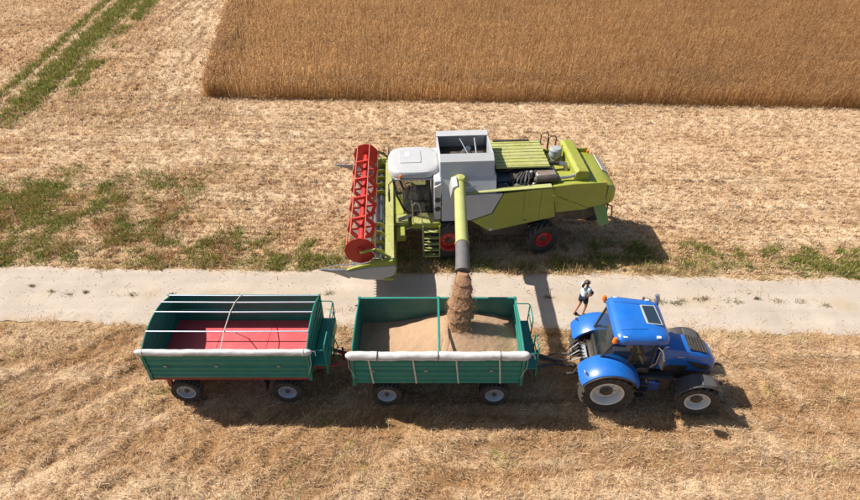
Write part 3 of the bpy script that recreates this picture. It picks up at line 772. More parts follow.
trailer('grain_trailer', 'green trailer heaped with grain under the unloading spout, nearest the tractor', T2X, TY, 4.85, (-1.29 - T2X, 1.93 - T2X), teald, chassblue, rimblue, False, (-1.97, -0.72, 0.50, 1.72), 0.10, 1.10)

# grain heap lying in the second trailer
def heap():
    x0, x1, y0, y1 = T2X - 2.402, T2X + 2.402, TY - 1.138, TY + 1.138
    nx, ny = 190, 90
    X, Y = np.meshgrid(np.linspace(x0, x1, nx), np.linspace(y0, y1, ny))
    d = np.hypot((X - 0.95) * np.where(X > 0.95, 0.75, 0.92), (Y - 12.15))
    z = 2.22 - 0.48 * np.sqrt(d * d + 0.04)
    z = np.log(np.exp(9 * z) + np.exp(9 * 1.27)) / 9
    z += (fbm(X, Y, 4, 2.5) - .5) * 0.07 + (fbm(X, Y, 3, 12) - .5) * 0.018
    # rills where grain has just run down towards the near side
    for rx in (0.34, 0.55):
        z -= 0.022 * np.exp(-((X - rx - 0.05 * np.sin(Y * 6)) / 0.025) ** 2) * sstep(12.1, 11.9, Y)
    z -= 0.05 * np.exp(-(((X - 0.95) / 0.42) ** 2 + ((Y - 12.1) / 0.35) ** 2))
    C = np.array([0.42, 0.275, 0.17]) * (0.9 + 0.2 * fbm(X, Y, 4, 3))[..., None]
    o = grid_mesh('grain_heap', X, Y, z, C, ground_mat('loose_grain', sc=60, bump=1.0, dist=0.02, lo=0.6, hi=1.35))
    tag(o, 'heap of tan wheat grain filling the trailer below the spout', 'grain', kind='stuff')
heap()

# grain falling from the spout
def stream():
    p0 = Vector((0.97, 12.98, 3.50)); p1 = Vector((0.90, 12.10, 1.86)); rings = []; n = 170; m = 72
    rs = np.random.default_rng(5)
    for k in range(n + 1):
        u = k / n
        c = p0.lerp(p1, u); c.z = p0.z + (p1.z - p0.z) * (0.55 * u + 0.45 * u * u); c.x += 0.03 * math.sin(u * 7)
        ph = (u * 5.2) % 1.0
        r = 0.16 + 0.12 * min(1, u * 1.7) ** 0.9 + 0.04 * u + 0.06 * (ph ** 1.4 - 0.35) * (0.4 + u)
        ring = []
        for q in range(m):
            a = 2 * math.pi * q / m
            uu = u * 9; nn = fbm(np.array([math.cos(a) * 2.2 + 20 + uu]), np.array([math.sin(a) * 2.2 + uu * 0.7]), 4, 1.4)[0] - 0.5
            phq = ((u + 0.035 * math.sin(a * 2 + 5 * u)) * 5.2) % 1.0
            rr = r + (0.10 * nn + 0.06 * (fbm(np.array([math.cos(a) * 9 + 60 + uu * 3]), np.array([math.sin(a) * 9 + uu * 3]), 3, 1.7)[0] - .5)) * (0.35 + u) + 0.05 * (phq ** 2) * (0.3 + u)
            ring.append((c.x + rr * math.cos(a), c.y + rr * 0.75 * math.sin(a), c.z + 0.10 * math.sin(a) * u))
        rings.append(ring)
    o = MB().loft(rings).build('grain_stream', mat('shaded_falling_grain', (0.36, 0.205, 0.11), 0.95, 0, 0.25, 30, 0, bump=1.0, bscale=70), None, ang=50)  # same grain as the heap, its shade painted in as darker brown
    tag(o, 'ragged column of grain, painted shaded brown, pouring from the spout into the trailer', 'grain', kind='stuff')
    # loose kernels round the column
    k = 9000
    u = rs.random(k); a = rs.random(k) * 6.28; rad = (0.19 + 0.15 * np.minimum(1, u * 1.7)) * (0.92 + 0.55 * rs.random(k) ** 3)
    b = np.stack([0.97 - 0.07 * u + rad * np.cos(a), 12.98 - 0.88 * u + rad * 0.8 * np.sin(a), 3.42 - 1.5 * (0.55 * u + 0.45 * u * u)], 1)
    v = rs.normal(0, 1, (k, 3)); v = v / np.linalg.norm(v, axis=1)[:, None] * 0.016
    o = blades('flying_grain', b, v, np.full(k, 0.010), np.array([0.40, 0.23, 0.12]) * (0.7 + 0.6 * rs.random(k))[:, None], strawmat)
    tag(o, 'loose grain kernels flying around the falling column', 'grain')
stream()

# ------------------------------------------------------------------ tractor (faces +x)
def rrect(cx, cy, hx, hy, r, n=6):
    pts = []
    for (sx, sy, a0) in ((1, 1, 0), (-1, 1, 90), (-1, -1, 180), (1, -1, 270)):
        for k in range(n + 1):
            a = R(a0 + 90 * k / n); pts.append((cx + sx * (hx - r) + r * math.cos(a), cy + sy * (hy - r) + r * math.sin(a)))
    return pts
def arc_fender(mb, cx, cz, r0, r1, y0, y1, a0, a1, n=14):
    poly = [(cx + r1 * math.cos(R(a0 + (a1 - a0) * k / n)), cz + r1 * math.sin(R(a0 + (a1 - a0) * k / n))) for k in range(n + 1)]
    poly += [(cx + r0 * math.cos(R(a1 + (a0 - a1) * k / n)), cz + r0 * math.sin(R(a1 + (a0 - a1) * k / n))) for k in range(n + 1)]
    return mb.prism(poly, y0, y1)
def tractor():
    t = empty('tractor', (5.27, 11.84, 0), R(-4), 'blue tractor with white rims at the head of the trailers', 'tractor')
    FA = 2.66
    # wheels
    for s in (-1, 1):
        wheel(t, 0, s * 0.98, 0.82, 0.58, 0.47, rimwhite, s, nl=20, lug=0.055, lean=0.42, dish=0.20, hubr=0.20)
        wheel(t, FA, s * 0.95, 0.63, 0.48, 0.35, rimwhite, s, nl=18, lug=0.045, lean=0.42, dish=0.14, hubr=0.17, steer=R(-3))
    # body
    BX('transmission', darkm, t, -0.45, 1.5, -0.38, 0.38, 0.62, 1.35, 0.05)
    BX('engine_block', darkm, t, 1.5, 3.1, -0.30, 0.30, 0.62, 1.25, 0.05)
    BX('front_axle', darkm, t, FA - 0.13, FA + 0.13, -0.85, 0.85, 0.50, 0.74, 0.04)
    TB('rear_axle', darkm, t, [(0, -0.95, 0.82), (0, 0.95, 0.82)], 0.15, 14)
    BX('front_support', darkm, t, 2.8, 3.1, -0.28, 0.28, 0.62, 1.05, 0.04)
    HK = 0.86
    def hx_(x): return 1.18 + (x - 1.18) * HK
    # hood, a rounded lofted shell
    rings = []
    for (x, hw, zt, zb) in ((1.18, 0.42, 2.02, 1.22), (1.6, 0.43, 2.02, 1.18), (2.3, 0.42, 1.95, 1.18), (2.9, 0.40, 1.84, 1.15), (3.3, 0.37, 1.70, 1.12), (3.46, 0.33, 1.55, 1.10), (3.52, 0.28, 1.38, 1.10)):
        ring = []
        for (u, v) in ((-1, 0), (-1.02, 0.45), (-0.98, 0.78), (-0.84, 0.95), (-0.5, 1.0), (0, 1.015), (0.5, 1.0), (0.84, 0.95), (0.98, 0.78), (1.02, 0.45), (1, 0)):
            ring.append((1.18 + (x - 1.18) * HK, u * hw, zb + (zt - zb) * v))
        rings.append(ring)
    hood = MB().loft(rings).build('hood', blue, t, ang=50)
    # black top grille and side vents, headlights
    MB().add([(hx_(2.50), -0.30, 1.925), (hx_(2.50), 0.30, 1.925), (hx_(3.18), 0.27, 1.765), (hx_(3.18), -0.27, 1.765), (hx_(2.50), -0.30, 1.952), (hx_(2.50), 0.30, 1.952), (hx_(3.18), 0.27, 1.79), (hx_(3.18), -0.27, 1.79)],
             [(0, 1, 2, 3), (4, 7, 6, 5), (0, 4, 5, 1), (1, 5, 6, 2), (2, 6, 7, 3), (3, 7, 4, 0)]).build('top_grille', black, hood, 0.008)
    for k in range(6):
        x = 2.56 + k * 0.11; z = 1.952 - (x - 2.5) * 0.238
        BX('grille_bar', darkm, hood, hx_(x), hx_(x + 0.03), -0.27, 0.27, z - 0.004, z + 0.008, 0.003)
    for s in (-1, 1):
        MB().prism([(hx_(2.45), 1.58), (hx_(3.32), 1.40), (hx_(3.30), 1.22), (hx_(2.85), 1.30)], s * 0.405, s * 0.437).build('side_vent', black, hood, 0.006)
        MB().prism([(1.7, 1.40), (2.4, 1.38), (2.3, 1.02), (1.7, 1.02)], s * 0.36, s * 0.43).build('side_mesh', black, hood, 0.006)
        BX('headlight', glass('lamp_glass', (0.7, 0.72, 0.75), 1.0), hood, hx_(3.40), hx_(3.50), s * 0.25 - 0.07, s * 0.25 + 0.07, 1.40, 1.52, 0.02)
        BX('badge', whitep, hood, 1.98, 2.2, s * 0.428 - 0.005, s * 0.428 + 0.008, 1.70, 1.735, 0.002)
    BX('nose_grille', black, hood, hx_(3.46), hx_(3.54), -0.22, 0.22, 1.12, 1.36, 0.02)
    # front linkage
    for s in (-1, 1):
        TB('front_link_arm', darkm, t, [(3.0, s * 0.25, 0.75), (3.40, s * 0.36, 0.55), (3.62, s * 0.38, 0.62)], 0.05, 8)
    TB('front_link_top', darkm, t, [(3.1, 0, 1.02), (3.45, 0.0, 1.05), (3.60, 0.05, 0.95)], 0.05, 8)
    BX('front_link_bracket', darkm, t, 3.03, 3.26, -0.2, 0.2, 0.7, 1.08, 0.03)
    # front mudguards
    for s in (-1, 1):
        y0, y1 = (0.70, 1.20) if s > 0 else (-1.20, -0.70)
        mg = arc_fender(MB(), FA, 0.63, 0.71, 0.745, y0, y1, 38, 158).build('front_mudguard', mat('sun_lightened_black_plastic', (0.03, 0.03, 0.033), 0.5, 0, .1, 5, .1, DUST), t, 0.012)  # black plastic, lightened in colour for the sun on it
        MB().prism([(FA - 0.06, 1.32), (FA + 0.36, 1.22), (FA + 0.40, 1.30), (FA + 0.34, 1.345), (FA - 0.06, 1.41)], y0 + 0.06, y1 - 0.06).build('mudguard_sun_patch', mat('sunlit_black_plastic', (0.06, 0.06, 0.065), 0.55, 0, .1, 5, .15, DUST), mg, 0.02)  # sunlight on the black mudguard, shaped as a raised paler patch
        TB('mudguard_stay', darkm, t, [(FA, s * 0.6, 0.8), (FA, s * 0.66, 1.3), (FA, s * 0.8, 1.35)], 0.025, 6)
    # rear fenders: big blue rounded shells
    for s in (-1, 1):
        rings = []
        for k in range(15):
            a = R(152 - 118 * k / 14); c, sn = math.cos(a), math.sin(a)
            ring = []
            bulge = 1.0 - 0.10 * max(0, (k - 9) / 5)
            for (yy, rr) in ((0.50, 0.99), (0.50, 1.07), (0.62, 1.115), (0.95, 1.125), (1.18, 1.10), (1.28, 1.04), (1.285, 0.99), (1.15, 1.0), (0.9, 1.02), (0.6, 1.01)):
                ring.append((rr * c * 0.90 + 0.02, s * yy, 0.84 + rr * 0.88 * bulge * sn))
            rings.append(ring)
        fe = MB().loft(rings).build('rear_fender', blue, t, ang=50)
        arc_fender(MB(), 0.02, 0.84, 0.845, 0.89, s * 1.10 if s > 0 else -1.32, 1.32 if s > 0 else -1.10, 30, 156).build('fender_lip', black, fe, 0.01)
        # tail lamp with red and white plate
        M = Matrix.Translation((-0.68, s * 1.10, 1.56)) @ Matrix.Rotation(R(-40), 4, 'Y')
        MB().box(-0.012, 0.012, -0.05, 0.05, -0.14, 0.06, M).build('tail_lamp', redlens, fe, 0.008)
        MB().box(-0.014, 0.014, -0.05, 0.05, 0.065, 0.14, M).build('reflector_plate', whitep, fe, 0.006)
    # cab
    base = [(-0.42, 0.62), (0.3, 0.70), (1.15, 0.62), (1.22, 0.42)]
    zf = 1.32; zr = 2.60
    floor_ = MB().prism([(-0.45, -0.66), (1.22, -0.62), (1.22, 0.62), (-0.45, 0.66)], 1.18, 1.34, 'z').build('cab_floor', black, t, 0.02)
    bot = [(-0.30, 0.60), (0.48, 0.74), (1.22, 0.56)]; top = [(0.02, 0.70), (0.55, 0.76), (1.18, 0.68)]
    zb = [1.62, 1.32, 1.36]
    for s in (-1, 1):
        for k in range(3):
            TB('cab_pillar', black, t, [(bot[k][0], s * bot[k][1], zb[k]), (top[k][0], s * top[k][1], zr)], 0.038, 8)
        for k in range(2):
            a, b = bot[k], bot[k + 1]; c, d = top[k + 1], top[k]
            MB().add([(a[0], s * a[1], zb[k]), (b[0], s * b[1], zb[k + 1]), (c[0], s * c[1], zr), (d[0], s * d[1], zr)], [(0, 1, 2, 3)]).build('side_window', glassd, t, smooth=False)
        TB('window_rail', black, t, [(bot[0][0], s * bot[0][1], zb[0]), (bot[1][0], s * bot[1][1], zb[1]), (bot[2][0], s * bot[2][1], zb[2])], 0.03, 6)
        TB('door_handle', black, t, [(0.55, s * 0.765, 1.75), (0.72, s * 0.755, 1.75)], 0.018, 6)
        # steps
        for k in range(3):
            BX('step', darkm, t, 0.80, 1.20, s * 0.66 - 0.0 if s > 0 else -0.98, 0.98 if s > 0 else -0.66, 0.45 + 0.28 * k, 0.48 + 0.28 * k, 0.008)
        MB().prism([(0.78, 0.42), (0.82, 0.42), (0.86, 1.2), (0.78, 1.2)], s * 0.80 - 0.02, s * 0.80 + 0.02).build('step_side', darkm, t)
        # mirror on its arm
        TB('mirror_arm', black, t, [(1.08, s * 0.70, 2.52), (1.22, s * 1.02, 2.56), (1.24, s * 1.20, 2.48)], 0.018, 6)
        BX('mirror', black, t, 1.20, 1.26, s * 1.20 - 0.11, s * 1.20 + 0.11, 2.10, 2.48, 0.02)
    MB().add([(1.22, -0.56, 1.36), (1.22, 0.56, 1.36), (1.18, 0.68, zr), (1.18, -0.68, zr)], [(0, 1, 2, 3)]).build('windscreen', glassd, t, smooth=False)
    MB().add([(-0.30, -0.60, 1.62), (-0.30, 0.60, 1.62), (0.02, 0.70, zr), (0.02, -0.70, zr)], [(0, 1, 2, 3)]).build('rear_window', glassd, t, smooth=False)
    BX('rear_bulkhead', black, t, -0.33, -0.27, -0.58, 0.58, 1.2, 1.61, 0.01)
    # seat and wheel inside
    BX('seat', mat('seat_cloth', (0.06, 0.06, 0.07), 0.9), t, 0.12, 0.58, -0.24, 0.24, 1.62, 1.78, 0.05)
    BX('seat_back', MATS['seat_cloth'], t, 0.0, 0.14, -0.23, 0.23, 1.74, 2.34, 0.05)
    TB('steering_column', black, t, [(0.98, 0, 1.34), (0.78, 0, 1.98)], 0.05, 8)
    st = MB()
    M = Matrix.Translation((0.77, 0, 2.0)) @ Matrix.Rotation(R(-28), 4, 'Y')
    st.tube([M @ Vector((0.19 * math.cos(R(k * 20)), 0.19 * math.sin(R(k * 20)), 0)) for k in range(19)], 0.016, 6)
    st.build('steering_wheel', black, t)
    BX('arm_console', MATS['seat_cloth'], t, 0.1, 0.62, -0.48, -0.30, 1.66, 1.92, 0.03)
    # roof: rounded, tapering forward, with a raised rear
    rings = []
    for (z, gx_, gy_, ) in ((2.58, -0.03, -0.03), (2.62, 0.0, 0.0), (2.74, 0.0, 0.0), (2.83, -0.06, -0.05), (2.88, -0.20, -0.16), (2.90, -0.45, -0.45)):
        ring = []
        for (x, y) in rrect(0.72, 0, 0.77 + gx_, 0.86 + gy_, max(0.04, 0.22 + gx_ * 0.2), 6):
            tp = 1 - 0.08 * (x - 0.72) / 0.77
            ring.append((x, y * tp, z - 0.035 * max(0, (x - 0.7)) ** 2 * 3))
        rings.append(ring)
    roof = MB().loft(rings).build('roof', blue, t, ang=40)
    # roof hatch glass set into the front right quarter
    hp = [(0.92, -0.26), (1.27, -0.30), (1.21, 0.42), (0.88, 0.42)]
    def rz(x): return 3.02 - 0.035 * max(0, x - 0.7) ** 2 * 3
    MB().prism([(x + (0.05 if x > 1.1 else -0.05), y * 1.12) for x, y in hp], 2.865, 2.905, 'z').build('hatch_frame', midgrey, roof, 0.012)
    MB().prism(hp, 2.906, 2.916, 'z').build('hatch_glass', glass('hatch_glass_dark', (0.02, 0.035, 0.05), 1.0), roof)
    for s in (-1, 1): TB('roof_crease', blue, roof, [(0.12, s * 0.58, 2.878), (0.45, s * 0.54, 2.893), (0.85, s * 0.50, 2.893)], 0.018, 6)
    for s in (-1, 1):
        for xx in (0.20, 1.12):
            BX('work_lamp', glass('lamp_glass', (0.7, 0.72, 0.75), 1.0), roof, xx - 0.06, xx + 0.06, s * (0.80 if xx < 0.5 else 0.76) - 0.03, s * (0.80 if xx < 0.5 else 0.74) + 0.03, 2.80, 2.85, 0.01)
        b = MB().lathe([(0.001, 0.16), (0.045, 0.15), (0.065, 0.11), (0.068, 0.02), (0.075, 0.0), (0.001, 0.0)], c=(-0.08, s * 0.86, 2.68), axis='z', n=16, closed=False).build('beacon', orange, t)
        TB('beacon_stalk', black, t, [(0.02, s * 0.78, 2.60), (-0.08, s * 0.86, 2.60), (-0.08, s * 0.86, 2.69)], 0.022, 6)
    # exhaust stack at the far front pillar and air intake at the near one
    TB('exhaust_stack', darkm, t, [(1.42, 0.62, 1.3), (1.42, 0.68, 2.0), (1.41, 0.70, 2.75)], 0.062, 12)
    TB('exhaust_tip', steel, t, [(1.41, 0.70, 2.75), (1.41, 0.70, 2.95), (1.36, 0.74, 3.07)], [0.058, 0.058, 0.066], 12)
    TB('exhaust_bracket', darkm, t, [(1.20, 0.62, 2.2), (1.42, 0.69, 2.2)], 0.03, 6)
    TB('grab_rail', steel, t, [(1.20, -0.66, 1.5), (1.32, -0.68, 1.7), (1.34, -0.66, 2.15), (1.46, -0.58, 2.25), (1.6, -0.5, 2.2)], 0.022, 8)
    TB('air_intake', black, t, [(1.42, -0.46, 1.3), (1.42, -0.47, 2.05), (1.5, -0.47, 2.12)], 0.05, 8)
    # fuel tank and battery box under the cab
    BX('fuel_tank', black, t, 0.95, 2.0, -0.72, -0.36, 0.5, 1.10, 0.08)
    BX('tool_box', mat('deep_blue_plastic', (0.01, 0.05, 0.2), 0.4), t, 1.25, 1.6, -0.80, -0.725, 0.62, 0.98, 0.03)
    BX('fuel_tank', black, t, 0.95, 2.0, 0.36, 0.72, 0.5, 1.10, 0.08)
    # rear linkage, hitch and hoses
    for s in (-1, 1):
        TB('lift_arm', darkm, t, [(-0.4, s * 0.3, 0.75), (-1.15, s * 0.42, 0.7)], 0.045, 8)
        TB('lift_rod', darkm, t, [(-0.85, s * 0.38, 0.72), (-0.68, s * 0.34, 1.30)], 0.03, 8)
        TB('lift_lever', darkm, t, [(-0.38, s * 0.25, 1.28), (-0.72, s * 0.35, 1.33)], 0.05, 8)
    TB('top_link', darkm, t, [(-0.42, 0, 1.18), (-0.95, 0.04, 1.35)], 0.04, 8)
    TB('pickup_hitch', darkm, t, [(-0.3, 0, 0.62), (-1.20, 0, 0.62)], 0.05, 8)
    BX('hitch_frame', darkm, t, -0.56, -0.42, -0.3, 0.3, 0.55, 1.2, 0.02)
    for k in range(6):
        y = -0.3 + 0.12 * k
        TB('hydraulic_hose', black if k % 2 else midgrey, t, [(-0.50, y, 1.25), (-0.75, y * 1.2, 1.42), (-0.98, y * 0.9, 1.15), (-0.92, y * 0.4, 0.85)], 0.02, 6)
    BX('coupler_block', midgrey, t, -0.62, -0.50, -0.34, 0.34, 1.2, 1.32, 0.02)
    return t
tractor()

# ------------------------------------------------------------------ combine harvester (faces -x)
def combine():
    t = empty('combine_harvester', (0.85, 19.62, 0), R(3.3), 'lime green and white combine harvester with a raised red reel', 'combine harvester')
    # --- running gear
    for s in (-1, 1):
        wheel(t, -0.18, s * 1.42, 0.86, 0.62, 0.42, rimred, s, nl=18, lug=0.05, lean=0.4, dish=0.16, hubr=0.16)
        wheel(t, 3.55, s * 1.33, 0.71, 0.48, 0.33, rimred, s, nl=16, lug=0.045, lean=0.4, dish=0.12, hubr=0.13, steer=R(14))
    TB('front_axle', darkm, t, [(-0.18, -1.3, 0.86), (-0.18, 1.3, 0.86)], 0.18, 12)
    TB('rear_axle', darkm, t, [(3.55, -1.2, 0.68), (3.55, 1.2, 0.68)], 0.10, 10)
    BX('chassis', darkm, t, -0.6, 3.9, -0.85, 0.85, 0.98, 1.55, 0.04)
    BX('threshing_body', darkm, t, -0.45, 4.4, -1.28, 1.28, 1.5, 2.90, 0.05)
    MB().prism([(3.9, 1.35), (5.3, 1.25), (5.8, 1.5), (5.8, 2.3), (3.9, 2.3)], -1.0, 1.0).build('straw_chopper', darkm, t, 0.04)
    MB().prism([(1.2, 0.75), (2.9, 0.70), (3.0, 1.3), (1.0, 1.4)], -1.15, -0.9).build('sieve_box', darkm, t, 0.03)
    # --- side panels
    for s in (-1, 1):
        y0, y1 = (s * 1.48, s * 1.56)
        a = MB().prism([(-0.50, 1.80), (0.62, 1.80), (1.42, 2.10), (1.80, 2.97), (-0.50, 2.95)], y0, y1).build('white_side_panel', greywhite, t, 0.02)
        MB().prism([(0.65, 1.775), (1.38, 1.24), (3.90, 1.84), (3.66, 3.14), (1.83, 2.975), (1.45, 2.075)], y0, y1).build('green_side_panel', lime, t, 0.025)
        MB().box(0.45, 3.64, min(s * 1.30, s * 1.555), max(s * 1.30, s * 1.555), 0, 0.04, Matrix.Translation((0, 0, 2.965)) @ Matrix.Rotation(R(-3.0), 4, 'Y')).build('panel_ledge', limetop, t, 0.012)
        MB().prism([(3.92, 1.92), (3.69, 3.12), (4.5, 3.20), (5.75, 3.22), (5.85, 2.25), (4.85, 2.0)], s * 1.32, s * 1.40).build('rear_side_panel', lime, t, 0.03)
        MB().prism([(3.75, 2.75), (3.75, 2.5), (4.9, 2.03), (5.2, 2.10)], s * 1.40, s * 1.44).build('panel_crease', lime, t, 0.02)
        MB().lathe([(0.001, s * 1.575), (0.075, s * 1.575), (0.075, s * 1.545), (0.001, s * 1.545)], c=(1.42, 0, 1.36), n=18, closed=False).build('emblem', whitep, t)
    # --- rear hood: rounded end
    rings = []
    for (x, hw, zt, zb) in ((3.75, 1.31, 3.06, 2.15), (4.3, 1.30, 3.12, 2.1), (5.2, 1.30, 3.14, 2.1), (5.80, 1.29, 3.06, 2.12), (6.06, 1.24, 2.95, 2.12), (6.20, 1.16, 2.84, 2.15), (6.28, 1.06, 2.72, 2.20)):
        ring = [(x, y, z) for (y, z) in rrect(0, (zt + zb) / 2, hw, (zt - zb) / 2, 0.12, 4)]
        rings.append(ring)
    hood = MB().loft(rings).build('rear_hood', lime, t, ang=40)
    M = Matrix.Translation((6.06, 0.45, 2.965)) @ Matrix.Rotation(R(36), 4, 'Y')
    MB().box(-0.16, 0.20, -0.62, 0.62, -0.02, 0.025, M).build('white_rear_panel', whitep, hood, 0.02)
    for s in (-1, 1):
        BX('rear_lamp', orange, hood, 5.70, 5.80, s * 1.24 - 0.04, s * 1.24 + 0.04, 3.02, 3.16, 0.015)
        BX('tail_lamp', redlens, hood, 6.12, 6.24, s * 0.98 - 0.06, s * 0.98 + 0.06, 2.45, 2.60, 0.015)
    BX('rear_seam', darkm, hood, 5.86, 5.875, -1.300, -1.27, 2.15, 3.0, 0.002)
    # --- chaff spreader and deflector flaps
    for s in (-1, 1):
        MB().add([(5.45, s * 1.25, 2.05), (5.95, s * 1.15, 2.2), (6.15, s * 1.45, 1.35), (5.75, s * 1.55, 1.30), (5.45, s * 1.21, 2.05), (5.95, s * 1.11, 2.2), (6.15, s * 1.41, 1.35), (5.75, s * 1.51, 1.30)],
                 [(0, 1, 2, 3), (7, 6, 5, 4), (0, 4, 5, 1), (1, 5, 6, 2), (2, 6, 7, 3), (3, 7, 4, 0)]).build('deflector_flap', mat('deflector_green', (0.13, 0.28, 0.06), 0.5, 0, .1, 4, .25, DUST), t, 0.01)
    for s in (-1, 1):
        TB('rear_ladder_rail', darkm, t, [(6.1, -0.2 + s * 0.22, 2.2), (6.35, -0.2 + s * 0.22, 1.9), (6.42, -0.2 + s * 0.22, 1.05)], 0.025, 6)
    for k in range(3): TB('rear_ladder_rung', darkm, t, [(6.40 + 0.01 * k, -0.42, 1.75 - 0.3 * k), (6.40 + 0.01 * k, 0.02, 1.75 - 0.3 * k)], 0.02, 6)
    TB('tow_hitch', darkm, t, [(5.6, 0, 1.2), (6.3, 0, 1.05)], 0.05, 8)
    TB('spreader_hose', black, t, [(5.9, -1.0, 2.1), (6.25, -1.15, 1.95), (6.3, -1.2, 1.5), (6.5, -1.25, 1.35)], 0.03, 6)
    for s in (-1, 1):
        MB().lathe([(0.05, 1.1), (0.42, 1.1), (0.42, 1.16), (0.05, 1.22)], c=(5.7, s * 0.5, 0), axis='z', n=20).build('spreader_disc', darkm, t)
    # --- grain tank with its open hopper
    tx0, tx1 = -0.52, 1.46
    MB().prism([(-1.50, 2.93), (-1.18, 3.55), (1.18, 3.55), (1.50, 2.93)], tx0, tx1 + 0.10, 'x').build('tank_base', greywhite, t, 0.02)
    hop = []
    nb, nt_ = -1.20, -1.06
    MB().add([(tx0, -1.20, 3.53), (tx1, -1.20, 3.53), (tx1 + 0.02, -1.02, 4.08), (tx0 - 0.02, -1.02, 4.08), (tx0, -1.15, 3.53), (tx1, -1.15, 3.53), (tx1 + 0.02, -0.97, 4.08), (tx0 - 0.02, -0.97, 4.08)],
             [(0, 1, 2, 3), (7, 6, 5, 4), (0, 4, 5, 1), (1, 5, 6, 2), (2, 6, 7, 3), (3, 7, 4, 0)]).build('hopper_panel', greywhite, t, 0.012)
    MB().add([(tx0 - 0.02, -1.03, 4.07), (tx1 + 0.02, -1.03, 4.07), (tx1 + 0.02, -0.70, 4.24), (tx0 - 0.02, -0.70, 4.24), (tx0 - 0.02, -1.01, 4.03), (tx1 + 0.02, -1.01, 4.03), (tx1 + 0.02, -0.68, 4.20), (tx0 - 0.02, -0.68, 4.20)],
             [(0, 1, 2, 3), (7, 6, 5, 4), (0, 4, 5, 1), (1, 5, 6, 2), (2, 6, 7, 3), (3, 7, 4, 0)]).build('hopper_flap', whitep, t, 0.01)
    MB().prism([(1.20, 3.53), (0.98, 4.12), (0.94, 4.12), (1.14, 3.53)], tx0, tx1, 'x').build('hopper_panel', midgrey, t, 0.01)
    MB().prism([(0.88, 4.125), (0.88, 4.165), (1.22, 4.22), (1.22, 4.18)], tx0 - 0.03, tx1 + 0.03, 'x').build('hopper_flap', whitep, t, 0.008)
    for (xa, xb) in ((tx0 - 0.03, tx0 + 0.02), (tx1 - 0.02, tx1 + 0.03)):
        MB().prism([(-1.15, 3.53), (1.15, 3.53), (0.96, 4.13), (-0.70, 4.18), (-0.98, 4.05)], xa, xb, 'x').build('hopper_panel', greywhite, t, 0.008)
    MB().box(tx0 + 0.03, tx1 - 0.03, -1.1, 1.1, 3.555, 3.58).build('tank_floor', darkm, t)
    TB('filling_auger', steel, t, [(0.5, 0.6, 3.58), (0.6, -0.1, 4.12)], 0.10, 10)
    TB('tank_brace', steel, t, [(0.35, 0.97, 4.05), (0.55, -0.70, 4.15)], 0.022, 6)
    TB('tank_brace', steel, t, [(0.95, 0.97, 4.1), (0.95, -0.1, 3.75)], 0.03, 6)
    # --- cab
    rings = []
    for (z, g) in ((3.40, -0.06), (3.44, 0.0), (3.58, 0.0), (3.66, -0.05), (3.70, -0.18), (3.715, -0.5)):
        ring = []
        for k in range(40):
            a = 2 * math.pi * k / 40; c, s_ = math.cos(a), math.sin(a)
            e = 0.55 if c > 0 else 0.62
            ring.append((-1.50 + (0.98 + g) * math.copysign(abs(c) ** e, c), (1.05 + g) * math.copysign(abs(s_) ** 0.6, s_), z))
        rings.append(ring)
    roof = MB().loft(rings).build('cab_roof', whitep, t, ang=40)
    MB().prism(rrect(-1.62, 0.12, 0.42, 0.50, 0.08, 4), 3.708, 3.738, 'z').build('roof_hatch', whitep, roof, 0.012)
    BX('roof_vent', mat('cream_plastic', (0.6, 0.58, 0.5), 0.5), roof, -1.80, -1.62, 0.05, 0.45, 3.735, 3.75, 0.006)
    BX('roof_band', midgrey, roof, -2.3, -0.7, -1.03, 1.03, 3.34, 3.405, 0.01)
    BX('cab_back', greywhite, t, -0.78, -0.50, -1.45, 1.20, 1.80, 3.52, 0.04)
    MB().prism([(-0.52, 1.85), (-0.74, 1.85), (-0.80, 3.3), (-0.52, 3.45)], -1.52, -1.42).build('cab_side_panel', whitep, t, 0.03)
    for zz in (2.35, 2.75):
        MB().lathe([(0.001, -1.535), (0.10, -1.535), (0.12, -1.515), (0.001, -1.515)], c=(-0.65, 0, zz), n=16, closed=False).build('side_vent', black, t)
    BX('cab_floor', black, t, -1.95, -0.75, -0.90, 0.90, 1.78, 1.86, 0.02)
    fb, ft = (-1.90, 1.86), (-2.30, 3.40)
    for s in (-1, 1):
        TB('cab_pillar', black, t, [(fb[0], s * 0.78, fb[1]), (-2.18, s * 0.86, 2.6), (ft[0], s * 0.86, ft[1])], 0.045, 8)
        TB('cab_pillar', black, t, [(-0.90, s * 0.92, 1.86), (-0.95, s * 0.96, 3.40)], 0.05, 8)
        MB().add([(fb[0], s * 0.79, 1.88), (-0.9, s * 0.93, 1.88), (-0.95, s * 0.95, 3.38), (-2.28, s * 0.87, 3.38), (-2.18, s * 0.865, 2.6)], [(0, 1, 2, 3, 4)]).build('cab_door_glass', glassd, t, smooth=False)
        TB('mirror_arm', black, t, [(-2.25, s * 0.95, 3.40), (-2.45, s * 1.45, 3.45), (-2.45, s * 1.50, 3.2)], 0.022, 6)
        BX('mirror', black, t, -2.49, -2.42, s * 1.50 - 0.12, s * 1.50 + 0.12, 2.80, 3.22, 0.02)
        b = MB().lathe([(0.001, 0.13), (0.05, 0.12), (0.065, 0.02), (0.001, 0.0)], c=(-2.02, s * 1.06, 3.46), axis='z', n=14, closed=False).build('beacon', orange, t)
        TB('beacon_stalk', black, t, [(-2.0, s * 0.98, 3.46), (-2.02, s * 1.06, 3.44), (-2.02, s * 1.06, 3.47)], 0.02, 6)
    MB().add([(fb[0], -0.78, 1.88), (fb[0], 0.78, 1.88), (-2.18, 0.86, 2.6), (-2.18, -0.86, 2.6)], [(0, 1, 2, 3)]).build('lower_windscreen', glassd, t, smooth=False)
